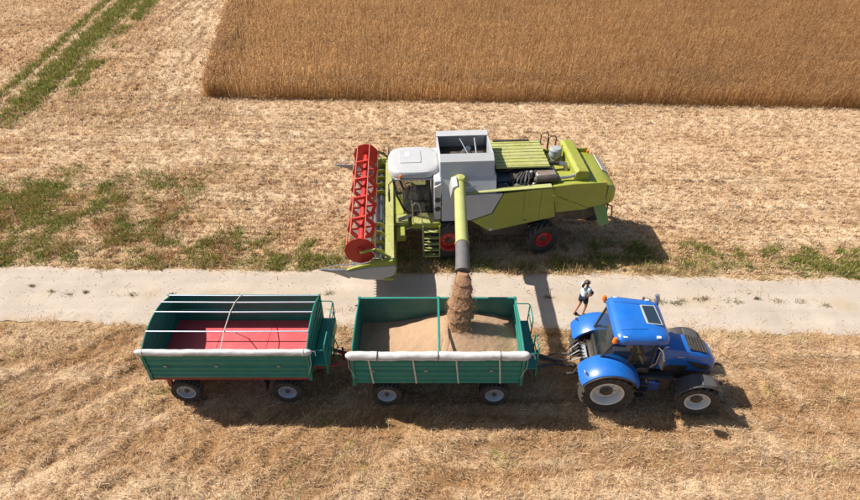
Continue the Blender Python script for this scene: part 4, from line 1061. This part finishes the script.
    MB().add([(-2.18, -0.86, 2.6), (-2.18, 0.86, 2.6), (-2.30, 0.86, 3.38), (-2.30, -0.86, 3.38)], [(0, 1, 2, 3)]).build('windscreen', glassd, t, smooth=False)
    BX('seat', mat('seat_cloth', (0.06, 0.06, 0.07), 0.9), t, -1.42, -0.98, -0.26, 0.26, 2.22, 2.38, 0.05)
    BX('seat_back', MATS['seat_cloth'], t, -1.02, -0.88, -0.25, 0.25, 2.35, 2.98, 0.05)
    BX('seat_base', black, t, -1.35, -1.05, -0.2, 0.2, 1.86, 2.23, 0.03)
    TB('steering_column', black, t, [(-1.80, 0, 1.88), (-1.66, 0, 2.48)], 0.05, 8)
    MB().lathe([(0.17, -0.016), (0.20, -0.016), (0.20, 0.016), (0.17, 0.016)], c=(-1.66, 0, 2.5), axis='z', n=20).build('steering_wheel', black, t)
    TB('wiper', black, t, [(-1.98, -0.3, 2.0), (-2.24, -0.05, 2.6)], 0.015, 5)
    # --- platform, rails, ladder on the near side
    BX('platform', limetop, t, -1.62, -0.55, -1.62, -0.92, 1.72, 1.80, 0.02)
    BX('platform_front', lime, t, -1.62, -0.52, -1.64, -1.60, 1.55, 1.79, 0.01)
    for (pts) in ([(-1.58, -1.58, 1.8), (-1.60, -1.58, 2.55), (-1.50, -1.58, 2.70), (-1.36, -1.58, 2.62), (-1.28, -1.58, 2.25), (-1.24, -1.58, 1.8)],
                  [(-1.60, -1.0, 1.8), (-1.64, -1.0, 2.6), (-1.62, -1.50, 2.62), (-1.58, -1.58, 2.5)]):
        TB('hand_rail', steel, t, pts, 0.020, 8)
    for xx in (-1.20, -0.58):
        MB().box(xx - 0.025, xx + 0.025, -0.06, 0.06, 0, 1.40, Matrix.Translation((0, -1.80, 0.30)) @ Matrix.Rotation(R(-5), 4, 'X')).build('ladder_rail', lime, t, 0.008)
    for k in range(5):
        zz = 0.36 + 0.28 * k
        BX('ladder_step', limetop, t, -1.17, -0.61, -1.93 + 0.02 * k, -1.72 + 0.02 * k, zz, zz + 0.035, 0.006)
    TB('ladder_hand_rail', steel, t, [(-1.22, -1.92, 0.7), (-1.24, -1.95, 1.3), (-1.24, -1.75, 1.9)], 0.018, 6)
    BX('platform', limetop, t, -1.62, -0.55, 0.92, 1.45, 1.72, 1.80, 0.02)
    # --- engine deck
    BX('engine_deck', black, t, 1.5, 4.5, -1.28, 1.28, 2.86, 2.925, 0.01)
    cov = MB().box(1.64, 3.74, -0.52, 1.62, 3.42, 3.50)
    co = cov.build('engine_cover', limetop, t, 0.02)
    for k in range(8):
        yy = -0.42 + 0.26 * k
        BX('cover_rib', limetop, co, 1.66, 3.72, yy, yy + 0.16, 3.498, 3.522, 0.010)
    BX('cover_grille', black, co, 1.80, 3.30, 1.50, 1.63, 3.525, 3.56, 0.01)
    BX('cover_skirt', lime, co, 1.66, 3.72, 1.56, 1.60, 2.93, 3.425, 0.01)
    BX('engine_wall', darkm, t, 1.66, 3.7, -0.10, 1.45, 2.93, 3.415, 0.01)
    BX('engine_block', darkm, t, 2.15, 2.75, -0.95, -0.20, 2.93, 3.25, 0.04)
    BX('air_box', mat('dull_teal_plastic', (0.03, 0.055, 0.065), 0.5), t, 1.62, 2.2, -0.95, -0.2, 2.93, 3.20, 0.05)
    for k in range(5):
        TB('engine_pipe', steel if k % 2 else darkm, t, [(2.2 + 0.14 * k, -1.18, 3.0), (2.25 + 0.15 * k, -1.05, 3.22 + 0.03 * (k % 3)), (2.5 + 0.1 * k, -0.7, 3.28), (2.7 + 0.08 * k, -0.4, 3.3)], 0.03, 6)
    TB('engine_pipe', steel, t, [(1.9, -1.25, 3.02), (2.6, -1.2, 3.08)], 0.025, 6)
    TB('engine_pipe', steel, t, [(1.95, -1.05, 3.1), (2.15, -1.28, 3.0), (2.55, -1.3, 3.02)], 0.025, 6)
    BX('heat_shield', mat('warm_metal', (0.30, 0.24, 0.21), 0.5, 0.6, 0.3, 8, 0.3, DUST), t, 3.15, 3.95, -0.92, -0.28, 3.02, 3.34, 0.06)
    BX('shield_slot', black, t, 3.25, 3.9, -0.52, -0.44, 3.335, 3.35, 0.004)
    TB('muffler', darkm, t, [(3.05, -1.02, 3.20), (3.12, -1.02, 3.20), (3.95, -0.98, 3.22), (4.02, -0.98, 3.22)], [0.08, 0.15, 0.15, 0.08], 14)
    TB('tail_pipe', steel, t, [(4.0, -0.98, 3.22), (4.45, -0.96, 3.26), (4.62, -0.96, 3.34)], 0.06, 10)
    TB('intake_duct', black, t, [(3.05, -0.12, 3.36), (3.9, -0.08, 3.38), (4.25, -0.1, 3.35)], 0.09, 10)
    TB('intake_elbow', steel, t, [(4.2, -0.12, 3.36), (4.42, -0.16, 3.34), (4.48, -0.22, 3.1)], 0.10, 10)
    MB().lathe([(0.001, 3.58), (0.20, 3.57), (0.25, 3.50), (0.25, 3.40), (0.235, 3.38), (0.25, 3.36), (0.25, 3.24), (0.20, 3.2), (0.20, 2.9), (0.001, 2.9)], c=(4.25, 0.78, 0), axis='z', n=22, closed=False).build('air_cleaner', midgrey, t)
    MB().prism([(4.60, 3.0), (4.60, 3.45), (4.72, 3.56), (5.12, 3.50), (5.18, 3.0)], -1.05, 1.52).build('radiator_housing', lime, t, 0.03)
    BX('deck_side', lime, t, 3.74, 4.6, 1.30, 1.40, 2.9, 3.2, 0.01)
    for (xa, xb, yy) in ((3.80, 4.10, 1.55), (4.05, 4.35, 1.25)):
        TB('deck_rail', darkm, t, [(xa, yy, 2.95), (xa, yy, 3.75), (xa + 0.06, yy, 3.85), (xb - 0.06, yy, 3.85), (xb, yy, 3.75), (xb, yy, 2.95)], 0.025, 6)
    for (xa, za, zb_) in ((2.62, 1.60, 3.02), (3.25, 1.75, 3.08)):
        BX('panel_seam', darkm, t, xa, xa + 0.010, -1.5645, -1.555, za, zb_, 0.001)
    BX('panel_handle', black, t, 2.68, 2.80, -1.572, -1.556, 1.72, 1.76, 0.004)
    BX('warning_sticker', mat('yellow_sticker', (0.6, 0.38, 0.02), 0.5), t, 4.35, 4.43, -1.412, -1.398, 2.42, 2.50, 0.001)
    for (xx, yy, rr_) in ((2.35, -1.30, 0.16), (2.85, -1.32, 0.12), (3.05, -1.18, 0.10)):
        MB().lathe([(0.03, yy - 0.03), (rr_, yy - 0.03), (rr_ * 0.85, yy), (rr_, yy + 0.03), (0.03, yy + 0.03)], c=(xx, 0, 3.06), n=20).build('belt_pulley', steel, t)
    TB('drive_belt', black, t, [(2.35, -1.30, 3.22), (2.85, -1.32, 3.18), (2.97, -1.32, 3.06), (2.85, -1.32, 2.94), (2.35, -1.30, 2.95)], 0.018, 5)
    for k in range(3):
        MB().lathe([(0.001, 3.36), (0.06, 3.35), (0.07, 3.30), (0.07, 3.05), (0.001, 3.05)], c=(2.84 + 0.16 * k, -0.62, 0), axis='z', n=14, closed=False).build('oil_filter', (steel, midgrey, darkm)[k], t)
    TB('coolant_hose', black, t, [(1.75, -0.35, 3.22), (2.1, -0.5, 3.34), (2.6, -0.25, 3.36), (3.0, -0.2, 3.30)], 0.045, 8)
    BX('battery_box', black, t, 1.66, 2.02, -1.26, -1.02, 2.93, 3.10, 0.02)
    # --- unloading auger pipe, swung out over the trailer
    px = 0.17
    piv = MB().lathe([(0.001, 3.70), (0.18, 3.68), (0.25, 3.60), (0.25, 2.95), (0.001, 2.95)], c=(px, -1.42, 0), axis='z', n=18, closed=False).build('auger_elbow', limetop, t)
    # tip in world (0.97, 13.02): in this frame
    tipx, tipy = -0.22, -6.42
    def pt(u, z): return (px + (tipx - px) * u - 0.02, -1.45 + (tipy + 1.45) * u, z)
    pipe = TB('unloading_pipe', limetop, t, [pt(0.0, 3.50), pt(0.25, 3.53), pt(0.5, 3.56), pt(0.80, 3.60)], 0.205, 20)
    TB('pipe_flange', limetop, pipe, [pt(0.04, 3.505), pt(0.055, 3.507)], 0.235, 20)
    TB('pipe_flange', limetop, pipe, [pt(0.785, 3.597), pt(0.80, 3.60)], 0.225, 20)
    TB('rubber_spout', mat('grey_rubber', (0.085, 0.085, 0.095), 0.7, 0, .15, 5, .2, DUST), pipe, [pt(0.80, 3.60), pt(0.90, 3.60), pt(0.97, 3.56), pt(1.02, 3.46)], [0.21, 0.215, 0.22, 0.235], 20)
    MB().prism([(-0.17, 3.72), (0.02, 3.78), (-0.02, 3.2), (-0.16, 3.1), (-0.24, 3.3)], -2.2, -1.5).build('pipe_shield', whitep, pipe, 0.02)
    TB('pipe_ram', steel, pipe, [(0.75, -1.52, 3.30), (0.30, -1.85, 3.45)], 0.035, 8)
    # --- feeder house
    MB().add([(-0.6, -0.72, 1.75), (-0.6, 0.72, 1.75), (-2.35, 0.72, 1.62), (-2.35, -0.72, 1.62), (-0.6, -0.72, 1.05), (-0.6, 0.72, 1.05), (-2.35, 0.72, 0.95), (-2.35, -0.72, 0.95)],
             [(0, 1, 2, 3), (7, 6, 5, 4), (0, 4, 5, 1), (1, 5, 6, 2), (2, 6, 7, 3), (3, 7, 4, 0)]).build('feeder_house', lime, t, 0.03)
    BX('feeder_box', limetop, t, -2.30, -1.75, -1.25, -0.72, 1.30, 1.62, 0.03)
    BX('knife_gearbox', lime, t, -2.28, -1.9, -1.9, -1.3, 1.15, 1.45, 0.04)
    TB('drive_shaft', black, t, [(-0.8, -0.95, 1.4), (-2.2, -1.6, 1.35)], 0.06, 8)
    for k in range(3): TB('header_hose', black, t, [(-1.0, -0.8 - 0.05 * k, 1.7), (-1.6, -1.05 - 0.06 * k, 1.85), (-2.2, -1.0 - 0.1 * k, 1.6)], 0.025, 6)
    # --- header
    y0, y1 = -3.62, 3.72
    BX('header_beam', limetop, t, -2.66, -2.32, y0, y1, 1.54, 1.74, 0.03)
    BX('header_back', lime, t, -2.48, -2.40, y0, y1, 0.88, 1.545, 0.01)
    MB().prism([(-2.42, 0.90), (-2.42, 0.86), (-3.85, 0.90), (-3.90, 0.95)], y0, y1).build('header_table', mat('scoured_steel', (0.28, 0.30, 0.34), 0.35, 0.7, .2, 5, .25, DUST), t)
    TB('header_tube', lime, t, [(-2.35, y0, 1.0), (-2.35, y1, 1.0)], 0.09, 10)
    nk = 48
    kn = MB()
    for k in range(nk):
        yy = y0 + 0.08 + (y1 - y0 - 0.16) * k / (nk - 1)
        kn.add([(-3.86, yy - 0.035, 0.945), (-3.86, yy + 0.035, 0.945), (-4.02, yy, 0.95), (-3.86, yy, 0.985)], [(0, 1, 2), (0, 2, 3), (1, 3, 2), (0, 3, 1)])
    kn.build('knife_fingers', steel, t, smooth=False)['kind'] = 'stuff'
    au = TB('header_auger', mat('blue_grey_steel', (0.20, 0.24, 0.32), 0.3, 0.6, .15, 5, .15, DUST), t, [(-2.90, y0 + 0.05, 1.24), (-2.90, y1 - 0.05, 1.24)], 0.17, 18)
    for (ya, yb, hand) in ((y0 + 0.08, -0.75, 1), (y1 - 0.08, 0.75, 1)):
        turns = 5.0; st = 90; vs_ = []; fs = []
        for k in range(st + 1):
            u = k / st; a = hand * 2 * math.pi * turns * u; yy = ya + (yb - ya) * u
            for (rr_, dy) in ((0.165, -0.006), (0.335, -0.004), (0.335, 0.004), (0.165, 0.006)):
                vs_.append((-2.90 + rr_ * math.cos(a), yy + dy * 3, 1.24 + rr_ * math.sin(a)))
            if k:
                b = (k - 1) * 4
                for i in range(4): fs.append((b + i, b + (i + 1) % 4, b + 4 + (i + 1) % 4, b + 4 + i))
        MB().add(vs_, fs).build('auger_flight', lime, au, ang=60)
    # reel
    rx, rz_, RR = -3.52, 1.98, 0.54
    reel = TB('reel', reelred, t, [(rx, y0 + 0.16, rz_), (rx, y1 - 0.16, rz_)], 0.11, 14)
    nbar = 6; ph = R(10)
    ys = [y0 + 0.18 + (y1 - y0 - 0.36) * k / 5 for k in range(6)]
    for k, yy in enumerate(ys):
        if k in (0, 5):
            MB().prism([(rx + RR * 1.04 * math.cos(2 * math.pi * q / 12), rz_ + RR * 1.04 * math.sin(2 * math.pi * q / 12)) for q in range(12)], yy - 0.012, yy + 0.012).build('end_disc', reelred, reel, 0.004)
            MB().lathe([(0.10, yy - 0.05), (0.15, yy - 0.05), (0.15, yy + 0.05), (0.10, yy + 0.05)], c=(rx, 0, rz_), n=14).build('disc_hub', reelred, reel)
        else:
            sp = MB()
            for q in range(nbar):
                a = ph + 2 * math.pi * q / nbar; a2 = ph + 2 * math.pi * (q + 1) / nbar
                c, s_ = math.cos(a), math.sin(a); c2, s2 = math.cos(a2), math.sin(a2); r0, r1 = RR * 0.76, RR * 1.06
                sp.prism([(rx + r0 * c, rz_ + r0 * s_), (rx + r1 * c, rz_ + r1 * s_), (rx + r1 * c2, rz_ + r1 * s2), (rx + r0 * c2, rz_ + r0 * s2)], yy - 0.035, yy + 0.035)
                n_ = 0.055
                sp.prism([(rx + 0.1 * c - n_ * s_, rz_ + 0.1 * s_ + n_ * c), (rx + 0.1 * c + n_ * s_, rz_ + 0.1 * s_ - n_ * c), (rx + r0 * 1.05 * c + n_ * .6 * s_, rz_ + r0 * 1.05 * s_ - n_ * .6 * c), (rx + r0 * 1.05 * c - n_ * .6 * s_, rz_ + r0 * 1.05 * s_ + n_ * .6 * c)], yy - 0.016, yy + 0.016)
            sp.build('reel_spider', reelred, reel)
            MB().lathe([(0.08, yy - 0.03), (0.17, yy - 0.03), (0.17, yy + 0.03), (0.08, yy + 0.03)], c=(rx, 0, rz_), n=14).build('spider_hub', reelred, reel)
    pinkred = mat('faded_red_bar', (0.62, 0.16, 0.11), 0.5, 0, .1, 5, .2, DUST)
    for q in range(nbar):
        a = ph + 2 * math.pi * q / nbar; bxx, bzz = rx + RR * math.cos(a), rz_ + RR * math.sin(a)
        bar = TB('tine_bar', pinkred, reel, [(bxx, y0 + 0.18, bzz), (bxx, y1 - 0.18, bzz)], 0.016, 6)
        # joined spring tines are sub-pixel; they hang under each bar
    tn = MB()
    for q in range(nbar):
        a = ph + 2 * math.pi * q / nbar; bxx, bzz = rx + RR * math.cos(a), rz_ + RR * math.sin(a)
        for k in range(44):
            yy = y0 + 0.3 + (y1 - y0 - 0.6) * k / 43
            tn.add([(bxx - 0.006, yy - 0.006, bzz), (bxx + 0.006, yy - 0.006, bzz), (bxx, yy + 0.006, bzz), (bxx + 0.04, yy, bzz - 0.26)], [(0, 1, 3), (1, 2, 3), (2, 0, 3), (0, 2, 1)])
    tg = tn.build('spring_tines', steel, reel, smooth=False); tg['kind'] = 'stuff'
    # reel arms
    for yy in (y0 + 0.06, y1 - 0.06):
        TB('reel_arm', lime, t, [(-2.45, yy, 1.70), (-3.0, yy, 2.12), (rx, yy, rz_)], 0.05, 8)
        TB('reel_ram', steel, t, [(-2.6, yy, 1.35), (-3.1, yy, 2.05)], 0.028, 8)
    TB('reel_drive_hose', black, t, [(-2.5, y1 - 0.2, 1.75), (-2.75, y1 - 0.1, 2.05), (-3.1, y1 - 0.15, 2.0)], 0.025, 6)
    # end shields: leaf shaped, pale with a green upper band, and divider points
    for (yy, s) in ((y0 - 0.06, -1), (y1 + 0.06, 1)):
        prof = [(-4.20, 1.20), (-3.9, 0.98), (-3.4, 0.86), (-2.75, 0.82), (-2.40, 0.98), (-2.26, 1.30), (-2.32, 1.48), (-3.3, 1.42), (-4.1, 1.26)]
        MB().prism(prof, yy - 0.05, yy + 0.05).build('end_shield', greywhite, t, 0.03)
        MB().prism([(-4.2, 1.27), (-3.3, 1.43), (-2.32, 1.49), (-2.38, 1.70), (-3.0, 1.66), (-3.8, 1.44)], yy - 0.055, yy + 0.055).build('shield_band', lime, t, 0.02)
        BX('shield_tail', lime, t, -2.72, -2.38, yy - 0.075, yy + 0.075, 0.80, 0.92, 0.015)
        pb = [(-3.95, 0.92), (-3.95, 1.34), (-4.4, 1.36), (-5.05, 1.38), (-4.5, 1.22)]
        MB().prism(pb, yy - 0.045, yy + 0.045).build('divider_point', mat('scoured_steel', (0.28, 0.30, 0.34), 0.35, 0.7), t, 0.02)
        TB('divider_rod', steel, t, [(-5.0, yy, 1.36), (-4.4, yy + s * 0.05, 1.58), (-3.7, yy + s * 0.05, 1.62)], 0.022, 6)
    return t
combine()

def chaff():
    A = R(3.3); ca, sa = math.cos(A), math.sin(A); b, v = [], []
    for (x0, x1, y0, y1, z, n) in ((1.66, 3.7, -0.5, 1.55, 3.526, 260), (0.5, 3.6, -1.53, -1.33, 3.10, 0), (-2.62, -2.34, -3.55, 3.65, 1.744, 160), (-3.8, -2.5, -3.5, 3.6, 0.93, 900),
                                   (-1.6, -0.57, -1.6, -0.94, 1.804, 140), (4.65, 5.1, -1.0, 1.45, 3.56, 40), (1.7, 3.0, -1.25, -0.2, 2.932, 200)):
        for k in range(n):
            x = random.uniform(x0, x1); y = random.uniform(y0, y1); a = random.uniform(0, 6.28); l = random.uniform(0.03, 0.12)
            b.append((0.85 + x * ca - y * sa, 19.62 + x * sa + y * ca, z + random.uniform(0.003, 0.02))); v.append((l * math.cos(a), l * math.sin(a), random.uniform(-.004, .012)))
    n = len(b)
    o = blades('chaff', np.array(b), np.array(v), np.full(n, 0.010), np.array([0.52, 0.38, 0.2]) * (0.7 + 0.5 * rng.random(n))[:, None], strawmat)
    tag(o, 'straw chaff lying on the ledges and table of the harvester', 'chaff')
chaff()

# ------------------------------------------------------------------ woman walking along the road behind the tractor
def skin_mesh(name, material, parent, joints, bones, root, sub=2):
    me = bpy.data.meshes.new(name)
    keys = list(joints); idx = {k: i for i, k in enumerate(keys)}
    me.from_pydata([joints[k][0] for k in keys], [(idx[a], idx[b]) for a, b in bones], [])
    o = bpy.data.objects.new(name, me); link(o, parent)
    md = o.modifiers.new('skin', 'SKIN'); md.use_smooth_shade = True
    lay = me.skin_vertices[0] if len(me.skin_vertices) else None
    if lay is None:
        bm = bmesh.new(); bm.from_mesh(me); bm.verts.layers.skin.verify(); bm.to_mesh(me); bm.free(); lay = me.skin_vertices[0]
    for k in keys:
        r = joints[k][1]; r = r if isinstance(r, tuple) else (r, r)
        lay.data[idx[k]].radius = r; lay.data[idx[k]].use_root = (k == root)
    sb = o.modifiers.new('sub', 'SUBSURF'); sb.levels = sub; sb.render_levels = sub
    me.materials.append(material)
    return o
def person():
    p = empty('person', (5.38, 14.80, 0.0), R(24), 'person with dark ponytail in pale shirt and navy shorts walking on the road', 'person')
    skinm = mat('skin', (0.45, 0.22, 0.13), 0.55, 0, 0.06, 8)
    J = {'pelvis': ((0, 0, 0.90), 0.125), 'waist': ((0.01, 0, 1.03), 0.105), 'chest': ((0.03, 0, 1.20), (0.125, 0.10)), 'upper': ((0.03, 0, 1.33), (0.10, 0.08)), 'neck': ((0.04, 0, 1.40), 0.045), 'jaw': ((0.06, 0, 1.46), 0.06), 'head': ((0.05, 0, 1.535), 0.088), 'crown': ((0.045, 0, 1.60), 0.065)}
    B = [('pelvis', 'waist'), ('waist', 'chest'), ('chest', 'upper'), ('upper', 'neck'), ('neck', 'jaw'), ('jaw', 'head'), ('head', 'crown')]
    leg = {'R': (-0.09, [(-0.0, 0.86, 0.085), (0.10, 0.50, 0.056), (0.02, 0.10, 0.034), (0.03, 0.045, 0.036), (0.16, 0.03, 0.028)]),
           'L': (0.09, [(0.0, 0.86, 0.085), (-0.02, 0.50, 0.056), (-0.19, 0.13, 0.034), (-0.20, 0.07, 0.036), (-0.09, 0.03, 0.028)])}
    for s, (yy, pts) in leg.items():
        prev = 'pelvis'
        for k, (x, z, r) in enumerate(pts):
            n_ = f'leg{s}{k}'; J[n_] = ((x, yy, z), r); B.append((prev, n_)); prev = n_
    arms = {'R': [(0.02, -0.165, 1.31, 0.048), (0.02, -0.21, 1.07, 0.037), (0.15, -0.15, 0.98, 0.026)],
            'L': [(0.02, 0.165, 1.31, 0.048), (-0.02, 0.22, 1.07, 0.037), (0.15, 0.15, 1.0, 0.026)]}
    for s, pts in arms.items():
        prev = 'upper'
        for k, (x, y, z, r) in enumerate(pts):
            n_ = f'arm{s}{k}'; J[n_] = ((x, y, z), r); B.append((prev, n_)); prev = n_
        sx = -1 if s == 'R' else 1
        x, y, z, r = pts[-1]
        J[f'palm{s}'] = ((x + 0.06, y - sx * 0.015, z), (0.018, 0.034)); B.append((prev, f'palm{s}'))
        for f, (dz, ln) in enumerate(((0.028, 0.065), (0.010, 0.072), (-0.010, 0.068), (-0.028, 0.055))):
            J[f'f{s}{f}a'] = ((x + 0.09, y - sx * 0.02, z + dz), 0.009); J[f'f{s}{f}b'] = ((x + 0.09 + ln * .6, y - sx * 0.035, z + dz), 0.008); J[f'f{s}{f}c'] = ((x + 0.09 + ln * .75, y - sx * 0.06, z + dz), 0.007)
            B += [(f'palm{s}', f'f{s}{f}a'), (f'f{s}{f}a', f'f{s}{f}b'), (f'f{s}{f}b', f'f{s}{f}c')]
        J[f't{s}a'] = ((x + 0.05, y - sx * 0.04, z + 0.03), 0.010); J[f't{s}b'] = ((x + 0.09, y - sx * 0.06, z + 0.03), 0.008)
        B += [(f'palm{s}', f't{s}a'), (f't{s}a', f't{s}b')]
    skin_mesh('body', skinm, p, J, B, 'pelvis')
    # face
    nose = MB().add([(0.135, 0, 1.555), (0.165, 0, 1.505), (0.138, -0.018, 1.498), (0.138, 0.018, 1.498)], [(0, 2, 1), (0, 1, 3), (1, 2, 3), (0, 3, 2)]).build('nose', skinm, p)
    for s in (-1, 1):
        MB().lathe([(0.001, -0.010), (0.009, -0.006), (0.011, 0), (0.009, 0.006), (0.001, 0.010)], c=(0.132, s * 0.032, 1.535), axis='x', n=10, closed=False).build('eye', mat('eye_dark', (0.03, 0.02, 0.015), 0.2), p)
        MB().lathe([(0.001, -0.012), (0.024, -0.008), (0.028, 0.0), (0.02, 0.010), (0.001, 0.012)], c=(0.05, s * 0.090, 1.525), axis='y', n=10, closed=False).build('ear', skinm, p)
    BX('mouth', mat('lips', (0.35, 0.09, 0.08), 0.5), p, 0.128, 0.138, -0.022, 0.022, 1.468, 1.478, 0.003)
    # hair with ponytail
    hairm = mat('dark_hair', (0.028, 0.012, 0.008), 0.45, 0, 0.3, 30, bump=0.6, bscale=60)
    HJ = {'a': ((0.075, 0, 1.605), 0.084), 'b': ((0.01, 0, 1.58), 0.112), 'c': ((-0.005, 0, 1.49), 0.092), 'd': ((-0.07, 0, 1.52), 0.035), 'e': ((-0.13, 0, 1.50), 0.055), 'f': ((-0.15, 0, 1.42), 0.062), 'g': ((-0.14, 0, 1.33), 0.03)}
    skin_mesh('hair', hairm, p, HJ, [('a', 'b'), ('b', 'c'), ('b', 'd'), ('d', 'e'), ('e', 'f'), ('f', 'g')], 'b')
    # shirt, shorts, sandals
    shirt = mat('pale_blue_shirt', (0.56, 0.66, 0.70), 0.8, 0, 0.10, 9, bump=0.6, bscale=14)
    SJ = {'w0': ((0.0, 0, 0.88), (0.152, 0.152)), 'w': ((0.012, 0, 1.04), 0.128), 'c': ((0.03, 0, 1.20), (0.145, 0.118)), 'u': ((0.03, 0, 1.325), (0.118, 0.095)), 'n': ((0.037, 0, 1.385), 0.062),
          'r0': ((0.02, -0.17, 1.315), 0.066), 'r1': ((0.02, -0.20, 1.17), 0.060), 'l0': ((0.02, 0.17, 1.315), 0.066), 'l1': ((0.0, 0.205, 1.17), 0.060)}
    skin_mesh('shirt', shirt, p, SJ, [('w0', 'w'), ('w', 'c'), ('c', 'u'), ('u', 'n'), ('u', 'r0'), ('r0', 'r1'), ('u', 'l0'), ('l0', 'l1')], 'c')
    shorts = mat('navy_shorts', (0.012, 0.02, 0.05), 0.85, 0, 0.15, 9, bump=0.4, bscale=14)
    PJ = {'h': ((0, 0, 0.965), 0.138), 'p': ((0, 0, 0.88), 0.146), 'r0': ((0.012, -0.092, 0.80), 0.108), 'r1': ((0.065, -0.092, 0.60), 0.088), 'l0': ((-0.012, 0.092, 0.80), 0.108), 'l1': ((-0.045, 0.092, 0.60), 0.088)}
    skin_mesh('shorts', shorts, p, PJ, [('h', 'p'), ('p', 'r0'), ('r0', 'r1'), ('p', 'l0'), ('l0', 'l1')], 'p')
    sh = mat('dark_sandal', (0.05, 0.03, 0.02), 0.7)
    skin_mesh('shoe', sh, p, {'a': ((0.0, -0.09, 0.035), 0.042), 'b': ((0.10, -0.09, 0.032), 0.044), 'c': ((0.19, -0.09, 0.028), 0.034)}, [('a', 'b'), ('b', 'c')], 'b')
    skin_mesh('shoe', sh, p, {'a': ((-0.23, 0.09, 0.075), 0.042), 'b': ((-0.14, 0.09, 0.045), 0.044), 'c': ((-0.06, 0.09, 0.032), 0.034)}, [('a', 'b'), ('b', 'c')], 'b')
    # dark pouch held in front
    q = empty('pouch', (5.38, 14.80, 0.0), R(24), 'small dark pouch held in the walking person\'s hands', 'pouch')
    MB().prism([(0.22, 0.93), (0.33, 0.92), (0.34, 1.03), (0.29, 1.06), (0.22, 1.04)], -0.10, 0.10).build('bag_body', mat('dark_cloth', (0.03, 0.04, 0.07), 0.8), q, 0.03)
    TB('bag_strap', mat('dark_cloth', (0.03, 0.04, 0.07), 0.8), q, [(0.25, -0.06, 1.03), (0.27, -0.02, 1.10), (0.30, 0.02, 1.10), (0.32, 0.06, 1.03)], 0.010, 6)
person()
